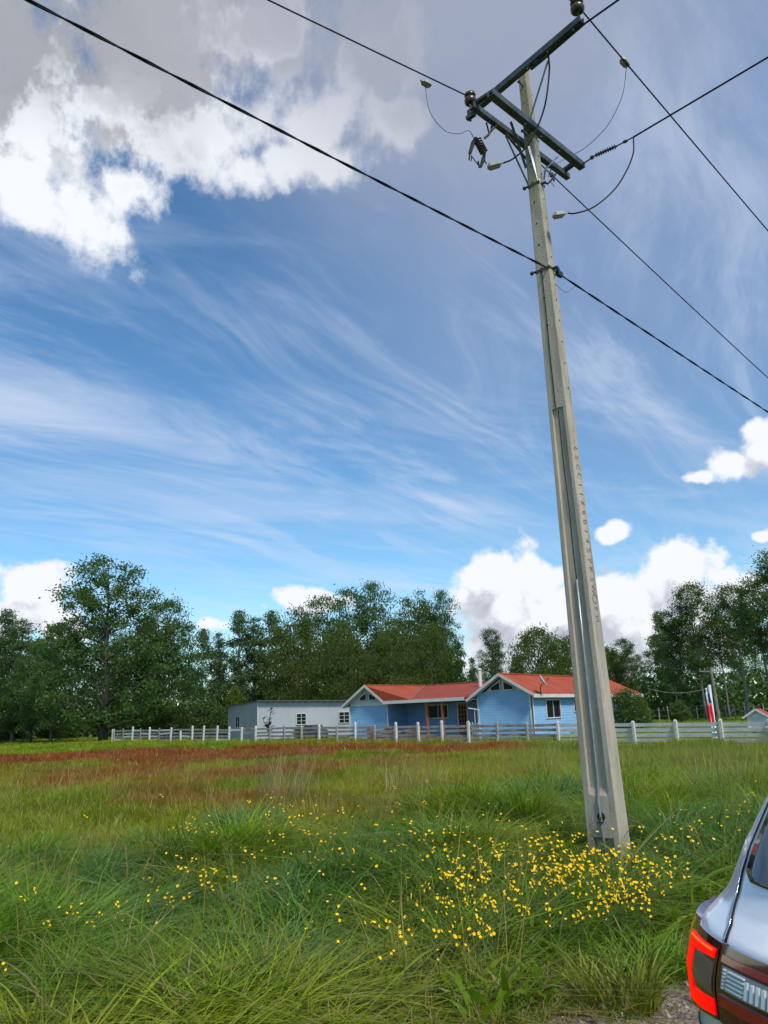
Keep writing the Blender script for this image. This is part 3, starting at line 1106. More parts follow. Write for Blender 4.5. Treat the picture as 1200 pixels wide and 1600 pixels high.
def disc(mb, p, nrm, r, t=0.004, n=10):
    return mb.lathe([(r, -0.01), (r, t)], p, nrm, n)


for z in (10.0, 9.75, 9.35, 9.02, 8.68, 8.36, 8.03, 7.70, 7.35, 7.02, 6.70):   # through holes in the broad face
    mb = MB(); disc(mb, pole_face(z, -0.12), FN, 0.011); mb.build('bolt_hole', M_HOLE, shaft)
for z in (9.9, 9.5, 9.1, 8.75, 8.4, 8.1, 7.8, 7.5, 7.18, 6.86, 6.56, 6.25, 5.95, 5.6):  # and in the narrow one
    mb = MB(); disc(mb, pole_face(z, 0.1, 0, 'side'), SN, 0.011); mb.build('bolt_hole', M_HOLE, shaft)
mb = MB(); disc(mb, pole_face(0.50, 0.02), FN, 0.048, 0.003, 14); mb.build('cable_hole', M_HOLE, shaft)
mb = MB(); mb.tube([pole_face(.445, u, .03) for u in (-.16, -.05, .08, .2)], 0.008, 8)
mb.tube([pole_face(.40, -.02, .0), pole_face(.44, -.02, .045), pole_face(.50, .1, .03)], 0.006, 8)
mb.build('cable_tie', M_BLACK, power_pole)
# the steel conduit for the earth wire and the wire above it
mb = MB(); mb.tube([pole_face(z, u, -0.022 if z > .8 else 0.016) for z, u in ((3.15, 0.02), (2.2, .0), (1.2, .0), (.86, .0), (.68, .0), (.3, .06), (-0.1, .12))], 0.0135, 10)
mb.build('conduit', M_STEEL_L, power_pole, smooth=True)
mb = MB(); mb.tube([pole_face(z, -0.1 + 0.1 * (6.7 - z) / 3.5 + .02 * math.sin(z * 5), -0.03 if z < 5.33 else 0.004) for z in np.linspace(5.32, 3.1, 12)], 0.005, 6)
mb.build('earth_wire', M_WIRE, power_pole)
mb = MB(); mb.tube([pole_face(z, -0.14 + .03 * math.sin(z * 3), 0.004) for z in np.linspace(7.30, 5.36, 10)], 0.006, 6)
for z in (7.28, 6.9, 6.5): mb.lathe([(0.012, -0.002), (0.012, .014)], pole_face(z, -.14 + .03 * math.sin(z * 3)), FN, 8)
mb.build('earth_wire', M_WIRE, power_pole)


# letters cast into the narrow face, one above the other, reading downwards
def lettering():
    txt = 'LSCCIIE8B145YKSWOPM'
    zs = np.linspace(4.78, 2.67, len(txt))
    objs = []
    M_L = mat('cast_letter_recess', (0.19, 0.165, 0.13), 0.95)
    for i, (ch_, z) in enumerate(zip(txt, zs)):
        cu = bpy.data.curves.new('letter', 'FONT'); cu.body = ch_
        cu.size = (0.125 if ch_ != 'O' else 0.17) * random.uniform(.85, 1.1)
        cu.extrude = 0.0025; cu.resolution_u = 2; cu.align_x = 'CENTER'; cu.align_y = 'CENTER'
        tmp = bpy.data.objects.new('tmp_letter', cu); C.objects.link(tmp)
        dg = bpy.context.evaluated_depsgraph_get()
        me = bpy.data.meshes.new_from_object(tmp.evaluated_get(dg))
        bpy.data.objects.remove(tmp); bpy.data.curves.remove(cu)
        me.name = 'cast_letter'
        # reading downwards: text x axis -> down, text y axis -> towards the back of the face... turned a quarter
        X = Vector((0, 0, -1)); Zn = SN; Yv = Zn.cross(X)
        c = pole_face(z, 0.0, 0.001, 'side') - PB
        M = Matrix(((X.x, Yv.x, Zn.x, c.x), (X.y, Yv.y, Zn.y, c.y), (X.z, Yv.z, Zn.z, c.z), (0, 0, 0, 1)))
        me.transform(Matrix.Rotation(random.gauss(0, .09), 4, 'Z')); me.transform(M)
        me.materials.clear(); me.materials.append(M_L)
        link('cast_letter', me, shaft)


lettering()


# crossarms: steel channels
def channel(name, a, b, w=0.075, h=0.075, m=None, holes=(), flip=1):
    a = Vector(a); b = Vector(b)
    d = (b - a).normalized(); s = d.cross(Vector((0, 0, 1))).normalized(); u = s.cross(d)
    th = 0.008
    mb = MB()
    L = (b - a).length; c = (a + b) / 2
    mb.obox(c, d, s, u, L, w, th)                                      # web, seen from below
    mb.obox(c + s * (w / 2 - th / 2) + u * (h / 2 + .0), d, s, u, L, th, h - 0.002)
    mb.obox(c - s * (w / 2 - th / 2) + u * (h / 2 + .0), d, s, u, L, th, h - 0.002)
    o = mb.build(name, m or M_STEEL, power_pole)
    for t_ in holes:
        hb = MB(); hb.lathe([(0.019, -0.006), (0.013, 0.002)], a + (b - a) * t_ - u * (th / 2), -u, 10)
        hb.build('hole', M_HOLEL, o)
    return o


M_HOLEL = mat('slot_sky_tone', (0.62, 0.66, 0.72), 0.6)  # pale solid disc, sky brightness put into its colour instead of an opening
ZA = 10.28
A1 = atZ(733, 183, ZA); A2 = atZ(910, 34, ZA)
channel('crossarm', A1, A2, 0.085, 0.09, M_STEEL, (0.55, 0.72, 0.93))
ZB = 9.47
B1 = atZ(766, 149, ZB); B2 = atZ(910, 264, ZB)
channel('crossarm', B1, B2, 0.10, 0.09, M_STEEL, (0.35, 0.52, 0.72))
D1 = atZ(737, 168, ZB); D2 = atZ(888, 280, ZB)
channel('crossarm', D1, D2, 0.075, 0.08, M_STEEL, ())
mb = MB(); mb.bar(D2 + (D1 - D2) * .05 + Vector((0, 0, .09)), B2 + (B1 - B2) * .05 + Vector((0, 0, .09)), .07, .05); mb.build('end_tie', M_RUST, power_pole)
mb = MB(); mb.bar(D1 + (D2 - D1) * .03 + Vector((0, 0, .10)), B1 + (B2 - B1) * .03 + Vector((0, 0, .10)), .06, .04); mb.build('end_tie', M_RUST, power_pole)


# braces
def brace(a, b, m=M_STEEL, w=0.035, t_=0.006):
    mb = MB(); mb.bar(a, b, w, t_); return mb.build('brace', m, power_pole)


pc = pole_c
brace(atZ(856, 92, ZA) + Vector((0, 0, -.03)), pc(9.53) + FN * .09, M_STEEL_L, .028)
brace(atZ(790, 212, ZB), pc(8.66) - SN * 0.085 + FN * .03, M_STEEL)
brace(atZ(798, 190, ZB) + Vector((0, 0, .0)), pc(8.95) - SN * 0.085 + FN * .07, M_STEEL)
brace(atZ(787, 205, ZB), pc(9.1) - SN * .085 - FN * .05, M_STEEL)
brace(pc(9.25) + FN * .09, pc(8.62) + SN * .085 + FN * .06, M_STEEL_L, .028)
brace(atZ(872, 245, ZB), pc(8.8) + SN * .09, M_STEEL_L, .028)
# steel band round the shaft and its bolts
for z in (8.64, 7.32):
    mb = MB()
    w = pole_w(z) / 2 + .005; d = pole_d(z) / 2 + .005; c = pc(z)
    ring = [c + SN * u * w + FN * v * d for (u, v) in ((-1, -1), (1, -1), (1, 1), (-1, 1), (-1, -1))]
    for a, b in zip(ring[:-1], ring[1:]): mb.bar(a, b, 0.004, 0.035, side=(b - a).cross(Vector((0, 0, 1))), ext=.002)
    mb.tube([c - SN * (w + .05) + FN * (d + .01), c - SN * (w - .02) + FN * (d + .01)], 0.014, 8)
    mb.lathe([(0.026, 0), (0.026, .03)], c - SN * (w + .06) + FN * (d + .01), SN, 6)
    mb.tube([c + SN * (w), c + SN * (w + .06)], 0.016, 8)
    mb.build('pole_band', M_RUST, power_pole)
mb = MB()
for p in (pc(ZA) + FN * .16, pc(ZB) + FN * .16 + SN * .02, pc(ZB) + FN * .16 - SN * .03):
    mb.tube([p, p - FN * .34], 0.011, 8); mb.lathe([(0.022, 0), (0.022, .02)], p, FN, 6)
mb.build('through_bolt', M_RUST, power_pole)


def insulator(base, h=0.33):
    """pin insulator: pin, skirted porcelain with a groove on top"""
    up = Vector((0, 0, 1))
    o = MB().lathe([(.03, -.02), (.03, .0), (.014, .0), (.014, h * .42)], base, up, 10).build('insulator_pin', M_RUST, power_pole)
    prof = [(.030, h * .36), (.070, h * .34), (.088, h * .40), (.093, h * .52), (.082, h * .60), (.055, h * .64), (.058, h * .70), (.085, h * .76), (.082, h * .86), (.050, h * .94), (.02, h * .97)]
    p = MB().lathe(prof, base, up, 20).build('insulator', M_PORC, power_pole, smooth=True)
    auto_smooth(p, 50)
    return base + up * (h * .70)


I1 = insulator(A1 + (A2 - A1).normalized() * 0.05 + Vector((0, 0, .09)))
I2 = insulator(A2 - (A2 - A1).normalized() * 0.05 + Vector((0, 0, .09)))
mb = MB(); mb.bar(A1 + Vector((-.04, .0, -.03)), A1 + (A2 - A1).normalized() * .12 + Vector((0, 0, -.03)), .06, .05); mb.lathe([(.02, -.08), (.02, .06)], A1 + (A2 - A1).normalized() * .02, (0, 0, 1), 8)
mb.build('end_bracket', M_RUST, power_pole)


# fuse cutout hanging below the back crossarm on the left
def cutout():
    t0 = atZ(768, 196, ZB) + Vector((0, 0, -.02))
    Yc = t0.y - 0.02
    def q(x, y, dy=0.0): return atY(x, y, Yc + dy)
    mb = MB()
    mb.tube([t0, q(768, 203), q(763, 211), q(757, 216)], 0.017, 8); mb.tube([q(760, 192), q(764, 208)], .012, 6); mb.tube([q(776, 196), q(765, 208)], .012, 6)
    mb.build('cutout_bracket', M_RUST, power_pole)
    a = q(745, 217); b = q(757, 240)
    d = (b - a); L = d.length; d.normalize()
    prof = [(.02, 0)]
    for k in range(6):
        h = L * (0.04 + k * 0.155)
        prof += [(.034, h), (.058, h + L * .05), (.058, h + L * .075), (.034, h + L * .11)]
    prof += [(.02, L)]
    auto_smooth(MB().lathe(prof, a, d, 16).build('fuse_insulator', M_PORC, power_pole, smooth=True), 40)
    MB().tube([q(744, 216), q(739, 224), q(734, 240)], [.028, .03, .022], 10).build('fuse_tube', M_RUST, power_pole)
    mb = MB(); mb.tube([q(734, 240), q(733, 250)], .012, 6); mb.tube([q(737, 243), q(736, 252)], .008, 6); mb.tube([q(736, 243), q(748, 259)], .007, 6)
    mb.tube([q(757, 240), q(755, 250), q(751, 261)], [.02, .03, .018], 8); mb.tube([q(757, 250), q(760, 256)], .008, 6); mb.tube([q(747, 252), q(749, 262)], .012, 6)
    mb.build('fuse_contacts', M_RUST, power_pole)
    # second cutout bracket near the shaft, right of it
    def p(x, y): return atY(x, y, D2.y - .25)
    mb = MB(); mb.tube([p(848, 285), p(856, 287), p(862, 281), p(868, 272)], .016, 8); mb.tube([p(863, 272), p(866, 283)], .012, 6)
    mb.lathe([(.03, -.02), (.03, .03)], p(862, 273), (0.3, 1, 0), 8)
    mb.build('cutout_bracket', M_RUST, power_pole)
    mb = MB(); mb.tube([p(850, 280), p(852, 264), p(858, 256)], .014, 8); mb.tube([p(857, 276), p(864, 255), p(869, 245)], .010, 6); mb.tube([p(853, 262), p(868, 262)], .01, 6)
    mb.build('spare_clevis', M_STEEL_L, power_pole)
    return q(741, 217), q(757, 256)


CUT_TOP, CUT_BOT = cutout()


# ------------------------------------------------------------------ wires
def sagline(a, b, sag, n=24):
    a = Vector(a); b = Vector(b)
    return [a + (b - a) * t - Vector((0, 0, 4 * sag * t * (1 - t))) for t in np.linspace(0, 1, n)]


def wire(name, pts, r, m, lab, cat, group=None, n=6):
    mb = MB().tube(pts, r, n)
    o = mb.build(name, m, None, True, origin=pts[0])
    return tag(o, lab, cat, group)


def ext(a, b, L):
    a = Vector(a); b = Vector(b); d = (b - a); return a + d.normalized() * L


GP = 'overhead power lines'
# line A: lower left insulator
zA = I1.z
pa0 = atZ(435, 0, zA - .04); dA = (pa0 - I1); dA.z = 0; dA.normalize()
endA0 = I1 + dA * 34 + Vector((0, 0, -.0))
pa2 = atZ(1200, 558, zA - 1.15); dA2 = (pa2 - I1)
ptsA = sagline(endA0, I1, 0.35) + sagline(I1, I1 + dA2.normalized() * 60 + Vector((0, 0, 0)), 1.1, 40)[1:]
# the span to the far right sags below the straight line
wire('power_line', ptsA, 0.011, M_WIRE, 'black overhead conductor tied to the left insulator of the top crossarm', 'power line', GP)
pb0 = atZ(889, -2, I2.z)
dB0 = (pb0 - I2); dB0.z = 0; dB0.normalize()
pb2 = atZ(1200, 353, I2.z - .35)
ptsB = sagline(I2 + dB0 * 34, I2, .35) + sagline(I2, ext(I2, pb2, 60), 0.35, 40)[1:]
wire('power_line', ptsB, 0.011, M_WIRE, 'black overhead conductor tied to the right insulator of the top crossarm', 'power line', GP)
# line C: dead-ended on the lower crossarm, runs off to the right
cA = B2 + Vector((0.0, 0, 0.03)) - (B2 - B1).normalized() * .05
zC = ZB + 0.03
c1 = atZ(925, 246, zC); c2 = atZ(930, 243, zC); c3 = atZ(964, 228, zC); c4 = atZ(990, 214, zC)
pc2 = atZ(1200, 85, zC + .03)
mb = MB(); mb.tube([cA, c2], .011, 8); mb.lathe([(.026, -.02), (.03, 0), (.026, .02)], c1, (c2 - cA), 8); mb.lathe([(.02, 0), (.02, .05)], cA, (c2 - cA), 8)
mb.build('strain_shackle', M_RUST, power_pole)
d = c3 - c2; L = d.length
prof = [(.014, 0)]
for k in range(9): prof += [(.016, L * (.03 + k * .105)), (.04, L * (.06 + k * .105)), (.016, L * (.10 + k * .105))]
prof += [(.014, L)]
MB().lathe(prof, c2, d, 14).build('strain_insulator', M_BLACK, power_pole)
mb = MB(); mb.tube([c3, c4], .010, 8); mb.lathe([(.018, -.03), (.026, 0), (.018, .03)], (c3 + c4) / 2, d, 8); mb.build('strain_clamp', M_RUST, power_pole)
wire('power_line', sagline(c4, ext(c4, pc2, 45), 0.25), 0.0125, M_WIRE, 'thick black conductor dead-ended on the lower crossarm, running off to the right', 'power line', GP)
# line D: runs along under the top crossarm, then off to the upper right
d1 = atZ(857, 86, ZA - .05); d0 = atZ(830, 108, ZA - .03); dd = atZ(915, 36, ZA - .03); d2 = atZ(966, 0, ZA - .02)
wire('power_line', [d0, d1, dd, d2] + sagline(d2, ext(dd, d2, 45), .2)[1:], 0.0135, M_WIRE, 'thick black conductor running along the top crossarm and off to the upper right', 'power line', GP)
mb = MB(); mb.tube([d0, d1], .02, 8); mb.lathe([(.02, -.03), (.03, 0), (.02, .03)], atZ(838, 97, ZA - .04), d1 - d0, 8); mb.build('strain_clamp', M_RUST, power_pole)


def curve(ps, n=10):
    """smooth curve (Catmull-Rom) through the points"""
    ps = [Vector(p) for p in ps]
    P_ = [ps[0] * 2 - ps[1]] + ps + [ps[-1] * 2 - ps[-2]]
    out = []
    for i in range(1, len(P_) - 2):
        for t in np.linspace(0, 1, n, endpoint=False):
            a, b, c, d_ = P_[i - 1:i + 3]
            out.append(0.5 * ((2 * b) + (c - a) * t + (2 * a - 5 * b + 4 * c - d_) * t * t + (3 * b - a - 3 * c + d_) * t ** 3))
    out.append(ps[-1])
    return out


def clamp_box(p, d, u, size, m, lab, group):
    d = Vector(d).normalized()
    s = d.cross(Vector((0, 0, 1))).normalized(); w = s.cross(d)
    L, W, H_ = size
    mb = MB()
    vs = []
    for (t_, k) in ((-.5, .45), (-.3, 1.0), (.35, .9), (.5, .35)):
        for (i, j) in ((-1, -1), (1, -1), (1, 1), (-1, 1)):
            vs.append(p + d * L * t_ + s * W * .5 * i * k + w * (H_ * .5 * j * k - (H_ * .15)))
    fs = [(0, 3, 2, 1), (12, 13, 14, 15)]
    for r_ in range(3):
        for k in range(4):
            fs.append((r_ * 4 + k, r_ * 4 + (k + 1) % 4, r_ * 4 + 4 + (k + 1) % 4, r_ * 4 + 4 + k))
    mb.add(vs, fs)
    mb.tube([p + d * L * .3, p + d * L * .62], .013, 8)
    o = mb.build('wire_clamp', m, None, origin=p)
    return tag(o, lab, 'wire clamp', group)


JG = 'jumper wires around the pole top'
CG = 'wing-shaped clamp covers on the wires'
Yp = 9.0
j1 = curve([d1, atY(858, 115, 8.75), atY(850, 170, 8.75), atY(828, 222, 8.8), atY(803, 247, 8.85), atY(786, 255, 8.9)])
wire('jumper_wire', j1, .0115, M_WIRE, 'thick black jumper hanging from the top crossarm across the pole front', 'jumper wire', JG, 8)
clamp_box(atY(772, 258, 8.92), atY(786, 254, 8.9) - atY(760, 261, 8.94), None, (.19, .11, .05), M_CLAMP, 'pale clamp cover at the end of the jumper left of the pole', CG)
j2 = curve([c4, atY(988, 245, c4.y - .02), atY(965, 290, c4.y - .1), atY(930, 322, c4.y - .2), atY(900, 333, c4.y - .3), atY(887, 333, c4.y - .3)])
wire('jumper_wire', j2, .0105, M_WIRE, 'thick black jumper looping down right of the pole from the strain insulator', 'jumper wire', JG, 8)
clamp_box(atY(873, 335, c4.y - .32), atY(887, 333, c4.y - .3) - atY(860, 337, c4.y - .34), None, (.18, .11, .05), M_CLAMP, 'pale clamp cover at the end of the jumper right of the pole', CG)
# thin taps from the line clamps
tA = I1 + (dA) * ((atZ(666, 129, zA) - I1).length)
clamp_box(atZ(666, 130, zA - .0), dA, None, (.17, .10, .045), M_CLAMP, 'clamp cover on the conductor left of the pole', CG)
clamp_box(atZ(976, 97, I2.z - .03), pb2 - I2, None, (.19, .10, .05), M_CLAMP, 'clamp cover on the conductor right of the pole top', CG)
s0 = atZ(664, 134, zA - .05)
wire('jumper_wire', curve([s0, atY(672, 175, s0.y + .1), atY(695, 204, s0.y + .35), atY(718, 209, s0.y + .6), atY(732, 204, CUT_TOP.y), CUT_TOP]), .005, M_WIREG,
     'thin bare tap wire from the left clamp down to the fuse cutout', 'jumper wire', JG)
s1 = atZ(979, 106, I2.z - .08)
wire('jumper_wire', curve([s1, atY(972, 150, s1.y + .1), atY(950, 195, s1.y + .4), atY(918, 228, s1.y + .7), atY(893, 243, s1.y + .9), atY(870, 255, D2.y - .2)]), .005, M_WIREG,
     'thin bare tap wire from the right clamp down behind the lower crossarm', 'jumper wire', JG)
wire('jumper_wire', [atZ(858, 282, ZB - .05), atZ(864, 288, ZB - .05)] + [atZ(866, 292, ZB - .1)], .005, M_WIRE, 'short black tail wire below the lower crossarm', 'jumper wire', JG)
# line E: twisted low voltage bundle clamped to the narrow face
zE = 7.32
e1 = atZ(872, 427, zE); e0 = atZ(70, 0, zE - .25); e2 = atZ(1200, 632, zE - .35)
far0 = ext(e1, e0, 32); far2 = ext(e1, e2, 60)
lineE = sagline(far0, e1, .12, 60) + sagline(e1, far2, .45, 80)[1:]
twin = []
for ph in (0, math.pi):
    pts = []
    acc = 0
    for i, p in enumerate(lineE):
        if i: acc += (p - lineE[i - 1]).length
        pts.append(p)
    # resample to a fine helix near the pole
    out = []
    for i in range(len(pts) - 1):
        a, b = pts[i], pts[i + 1]
        seg = (b - a).length
        k = max(1, int(seg / 0.12)) if (a - e1).length < 14 else 1
        for q in range(k): out.append(a + (b - a) * q / k)
    out.append(pts[-1])
    s_ = 0; hel = []
    for i, p in enumerate(out):
        if i: s_ += (p - out[i - 1]).length
        dd_ = (out[min(i + 1, len(out) - 1)] - out[max(i - 1, 0)]).normalized(); sd_ = dd_.cross(Vector((0, 0, 1))).normalized(); ud = sd_.cross(dd_)
        a_ = s_ * 7.0 + ph
        hel.append(p + (sd_ * math.cos(a_) + ud * math.sin(a_)) * .0075)
    twin.append(hel)
mb = MB().tube(twin[0], .0088, 5).tube(twin[1], .0088, 5)
tag(mb.build('power_line', M_WIRE, None, True, origin=e1), 'lowest line, a twisted black bundle clipped to the pole half way up', 'power line', GP)
q1 = pole_face(7.32, 0.0, 0.0, 'side')
mb = MB(); mb.tube([q1, q1 + SN * .07, e1 + Vector((0, 0, -.01))], .014, 8); mb.obox(e1, e2 - e1, SN, (0, 0, 1), .15, .05, .07); mb.lathe([(.028, -.04), (.034, 0), (.028, .05)], e1 + Vector((0, 0, .03)), (0, 0, 1), 8)
mb.build('line_clamp', M_BLACK, power_pole)
tg = atZ(899, 447, zE - .02)
wire('jumper_wire', curve([pole_face(7.1, .2, 0, 'side'), atY(882, 456, 8.95), atY(890, 454, 9.1), tg]), .004, M_WIREG, 'short grey tail wire looping under the twisted bundle at the pole', 'jumper wire', JG)

# ------------------------------------------------------------------ post and rail fence
M_FW = mat('white_painted_wood', rough=0.75, fn=weathered((0.44, 0.43, 0.39), (0.60, 0.59, 0.55), 2.5, (0.30, 0.28, 0.24), 0.3, 60, (1, 1, 5)))
M_FG = mat('greyed_wood', rough=0.85, fn=weathered((0.19, 0.172, 0.145), (0.33, 0.31, 0.27), 2.5, (0.14, 0.13, 0.105), 0.3, 60))
M_FD = mat('dark_weathered_wood', rough=0.85, fn=weathered((0.13, 0.115, 0.09), (0.22, 0.20, 0.16), 3, None, 0.3, 60))
fence = empty('fence', (FB.x, FB.y, 0), 'long post and rail fence of weathered white-painted boards across the meadow', 'fence')
fdir = (FB - FA).normalized(); fn_ = Vector((fdir.y, -fdir.x)); fd3 = Vector((fdir.x, fdir.y, 0)); fn3 = Vector((-abs(fn_.x), -abs(fn_.y), 0)).normalized()


def on_fence(px):
    """where the fence line is met by the vertical plane through a picture column"""
    lo, hi = 0.0, 1.3
    L = FB - FA
    for _ in range(40):
        mid = (lo + hi) / 2
        p = FA + L * mid
        d = Vector((p.x, p.y, 0.6 - EYE)); zc = d.dot(fwd); X = 600 + F * d.dot(RT) / zc
        if X < px: lo = mid
        else: hi = mid
    p = FA + L * lo
    return Vector((p.x, p.y, 0))


# column at mid height, post height scale, kind, lean
posts = [(162, 1.0, 'w', .02), (178, 1.03, 'g', 0), (192, 1.05, 'd', 0), (206, 1.15, 'w', .10), (219, 1.02, 'd', .0), (233, 1.1, 'w', .03), (248, 1.05, 'd', .04), (266, 1.05, 'w', .09), (282, .85, 'w', 0),
         (300, 1.12, 'w', 0.02), (317, 1.12, 'w', .11), (338, 1.1, 'w', .09), (357, 1.05, 'w', .08), (377, 1.0, 'w', .06), (399, 1.05, 'w', .02), (421, 1.05, 'g', .04), (444, 1.05, 'g', .0), (471, 1.04, 'g', .02),
         (498, 1.08, 'w', .02), (526, 1.0, 'g', .0), (555, 1.16, 'w', .0), (585, 1.02, 'g', .0), (619, 1.13, 'w', .01), (654, 1.12, 'w', .0), (691, 1.17, 'w', .0), (732, 1.13, 'w', .03), (776, 1.07, 'g', .03),
         (823, 1.05, 'g', .03), (872, 1.08, 'w', .02), (928, 1.05, 'w', 0), (991, 1.06, 'w', .0), (1057, 1.09, 'w', .0), (1127, 1.1, 'w', .01), (1203, 1.08, 'w', .0), (1290, 1.08, 'w', 0), (1390, 1.08, 'w', 0)]
PP = []
for (px, hs, k, lean) in posts:
    p = on_fence(px); PP.append(p)
    D_ = p.y
    h = hs * (1.17 - .22 * min(1, max(0, (px - 160) / 1000))); w = 0.10 if k == 'w' else 0.09
    mb = MB()
    tilt = fd3 * (lean * h)
    b = p - Vector((0, 0, .15)); t_ = p + tilt + Vector((0, 0, h)) + fd3 * random.uniform(-.02, .02)
    s = w / 2
    vs = []
    for (c_, k_) in ((b, 1), (t_ - Vector((0, 0, .05)), 1), (t_, .55)):
        vs += [c_ + fd3 * s * i * k_ + fn3 * s * j * k_ for (i, j) in ((-1, -1), (1, -1), (1, 1), (-1, 1))]
    fs = [(0, 3, 2, 1), (8, 9, 10, 11)]
    for r_ in range(2):
        for q in range(4): fs.append((r_ * 4 + q, r_ * 4 + (q + 1) % 4, r_ * 4 + 4 + (q + 1) % 4, r_ * 4 + 4 + q))
    mb.add(vs, fs)
    mb.build('post', {'w': M_FW, 'g': M_FG, 'd': M_FD}[k], fence)
rz_left = [0.16, 0.36, 0.56, 0.76, 0.96]; rz_right = [0.14, 0.35, 0.56, 0.755, 0.96]
for i in range(len(PP) - 1):
    a, b = PP[i], PP[i + 1]
    px = posts[i][0]
    white = px > 870
    for j, z in enumerate(rz_right if white else rz_left):
        if not white and px < 520 and random.random() < 0.06 and j < 4: continue
        m = M_FW if (white or (j == 4 and px in (338, 357))) else M_FG
        if not white and 120 < px < 340: m = random.choice((M_FG, M_FW, M_FG))
        off = -fn3 * 0.062
        jz = 0.0 if white else random.gauss(0, .012)
        j2 = 0.0 if white else random.gauss(0, .018)
        if px in (338, 357) and j == 4: jz = j2 = -.05
        zs = 1.09 - .2 * min(1, max(0, (px - 160) / 1000))
        mb = MB(); mb.bar(a + off + Vector((0, 0, z * zs + jz)) + fd3 * .003, b + off + Vector((0, 0, z * zs + j2)) - fd3 * .003, 0.024, 0.125 if white else 0.115, side=fn3)
        mb.build('rail', m, fence)


# ------------------------------------------------------------------ houses
def f_siding(c1, c2, pitch=0.16, depth=1.0):
    def fn(t, b):
        p = worldpos(t)
        z = t.sep(p)[2]
        k = t.math('FRACT', t.math('DIVIDE', z, pitch))
        n1, _ = t.noise(t.mapping(p, scale=(1, 1, 3)), 1.2, 5, 0.6)
        col = t.mix(t.ramp(n1, 0.3, 0.7), c1, c2)
        n2, _ = t.noise(p, 0.6, 5, 0.6)
        col = t.mix(t.ramp(n2, 0.55, 0.8, 0, 0.25), col, tuple(v * 0.75 for v in c1))
        t.l.new(col, b.inputs['Base Color'])
        t.l.new(t.bump(t.math('SUBTRACT', 1.0, k), 0.9 * depth, 0.03), b.inputs['Normal'])
    return fn


M_BLUE = mat('blue_painted_boards', rough=0.6, fn=f_siding((0.17, 0.335, 0.52), (0.215, 0.39, 0.58)))
M_BLUE_SHADE = mat('blue_boards_porch_shade', rough=0.65, fn=f_siding((0.135, 0.255, 0.45), (0.165, 0.29, 0.49)))  # same blue boards, the shade under the porch put into a darker colour
M_WHITE = mat('white_trim', rough=0.6, fn=weathered((0.48, 0.48, 0.44), (0.57, 0.57, 0.54), 2, (0.55, 0.54, 0.48), .15, 30))
M_SOFF = mat('white_soffit', rough=0.7, fn=f_siding((0.50, 0.52, 0.48), (0.57, 0.59, 0.55), 0.12, .5))
M_GLASS = mat('dark_window_glass', (0.012, 0.014, 0.016), 0.25, 0.0, spec=0.12)
M_PORCHPOST = mat('red_brown_wood', rough=0.6, fn=weathered((0.30, 0.085, 0.035), (0.40, 0.12, 0.05), 4))
M_DOOR = mat('brown_door_wood', rough=0.6, fn=weathered((0.20, 0.07, 0.04), (0.27, 0.10, 0.055), 5))
M_CURT = mat('net_curtain', (0.22, 0.22, 0.21), 0.9)


def f_roof(c1, c2, ang, streak=(0.3, 0.12, 0.09)):
    def fn(t, b):
        p = worldpos(t)
        x, y, z = t.sep(p)
        u = t.math('ADD', t.math('MULTIPLY', x, math.cos(ang)), t.math('MULTIPLY', y, math.sin(ang)))
        k = t.math('SINE', t.math('MULTIPLY', u, 2 * math.pi / 0.16))
        n1, _ = t.noise(p, 0.8, 5, 0.6)
        n2, _ = t.noise(t.mapping(p, scale=(3, 3, .6)), 2.0, 5, 0.6)
        col = t.mix(t.ramp(n1, 0.3, 0.7), c1, c2)
        col = t.mix(t.ramp(n2, 0.55, 0.8, 0, 0.5), col, streak)
        t.l.new(col, b.inputs['Base Color'])
        t.l.new(t.bump(k, 0.5, 0.02), b.inputs['Normal'])
    return fn


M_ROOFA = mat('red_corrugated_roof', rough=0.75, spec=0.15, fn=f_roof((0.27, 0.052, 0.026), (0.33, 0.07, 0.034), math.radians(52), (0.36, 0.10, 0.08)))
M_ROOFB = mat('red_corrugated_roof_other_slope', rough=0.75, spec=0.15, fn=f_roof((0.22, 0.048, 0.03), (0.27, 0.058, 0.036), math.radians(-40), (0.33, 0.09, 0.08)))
M_ROOFG = mat('grey_roof_sheet', (0.12, 0.13, 0.14), 0.6)
M_SHED = mat('grey_white_sheet_wall', rough=0.7, fn=weathered((0.33, 0.345, 0.365), (0.40, 0.415, 0.435), 0.7, (0.36, 0.37, 0.38), .1, 8, (1, 1, .3)))

PHI = math.radians(40)
a1 = Vector((math.sin(PHI), math.cos(PHI), 0)); a2 = Vector((math.cos(PHI), -math.sin(PHI), 0))   # back, right along the front
HC = Vector((atY(831, 1120, 46).x, 46, 0))       # right front corner of the right gable wing
house = empty('blue_house', HC, 'light blue single-storey board house with red metal roof, two white gables and a porch', 'house')


def hp(s, t, z):
    """s metres to the left along the front from the right corner, t metres back, z up"""
    return HC - a2 * s + a1 * t + Vector((0, 0, z))


ZE = 2.40; ZR = 3.62
S1, S2 = 0.0, 3.62            # right wing wall
S3, S4 = 10.85, 14.25        # left wing wall


def wall(name, s0, t0, s1_, t1, z0, z1, m, th=0.12):
    a = hp(s0, t0, 0); b = hp(s1_, t1, 0)
    d = (b - a).normalized(); n = d.cross(Vector((0, 0, 1)))
    mb = MB(); c = (a + b) / 2 + Vector((0, 0, (z0 + z1) / 2))
    mb.obox(c, d, n, (0, 0, 1), (b - a).length, th, z1 - z0)
    return mb.build(name, m, house)


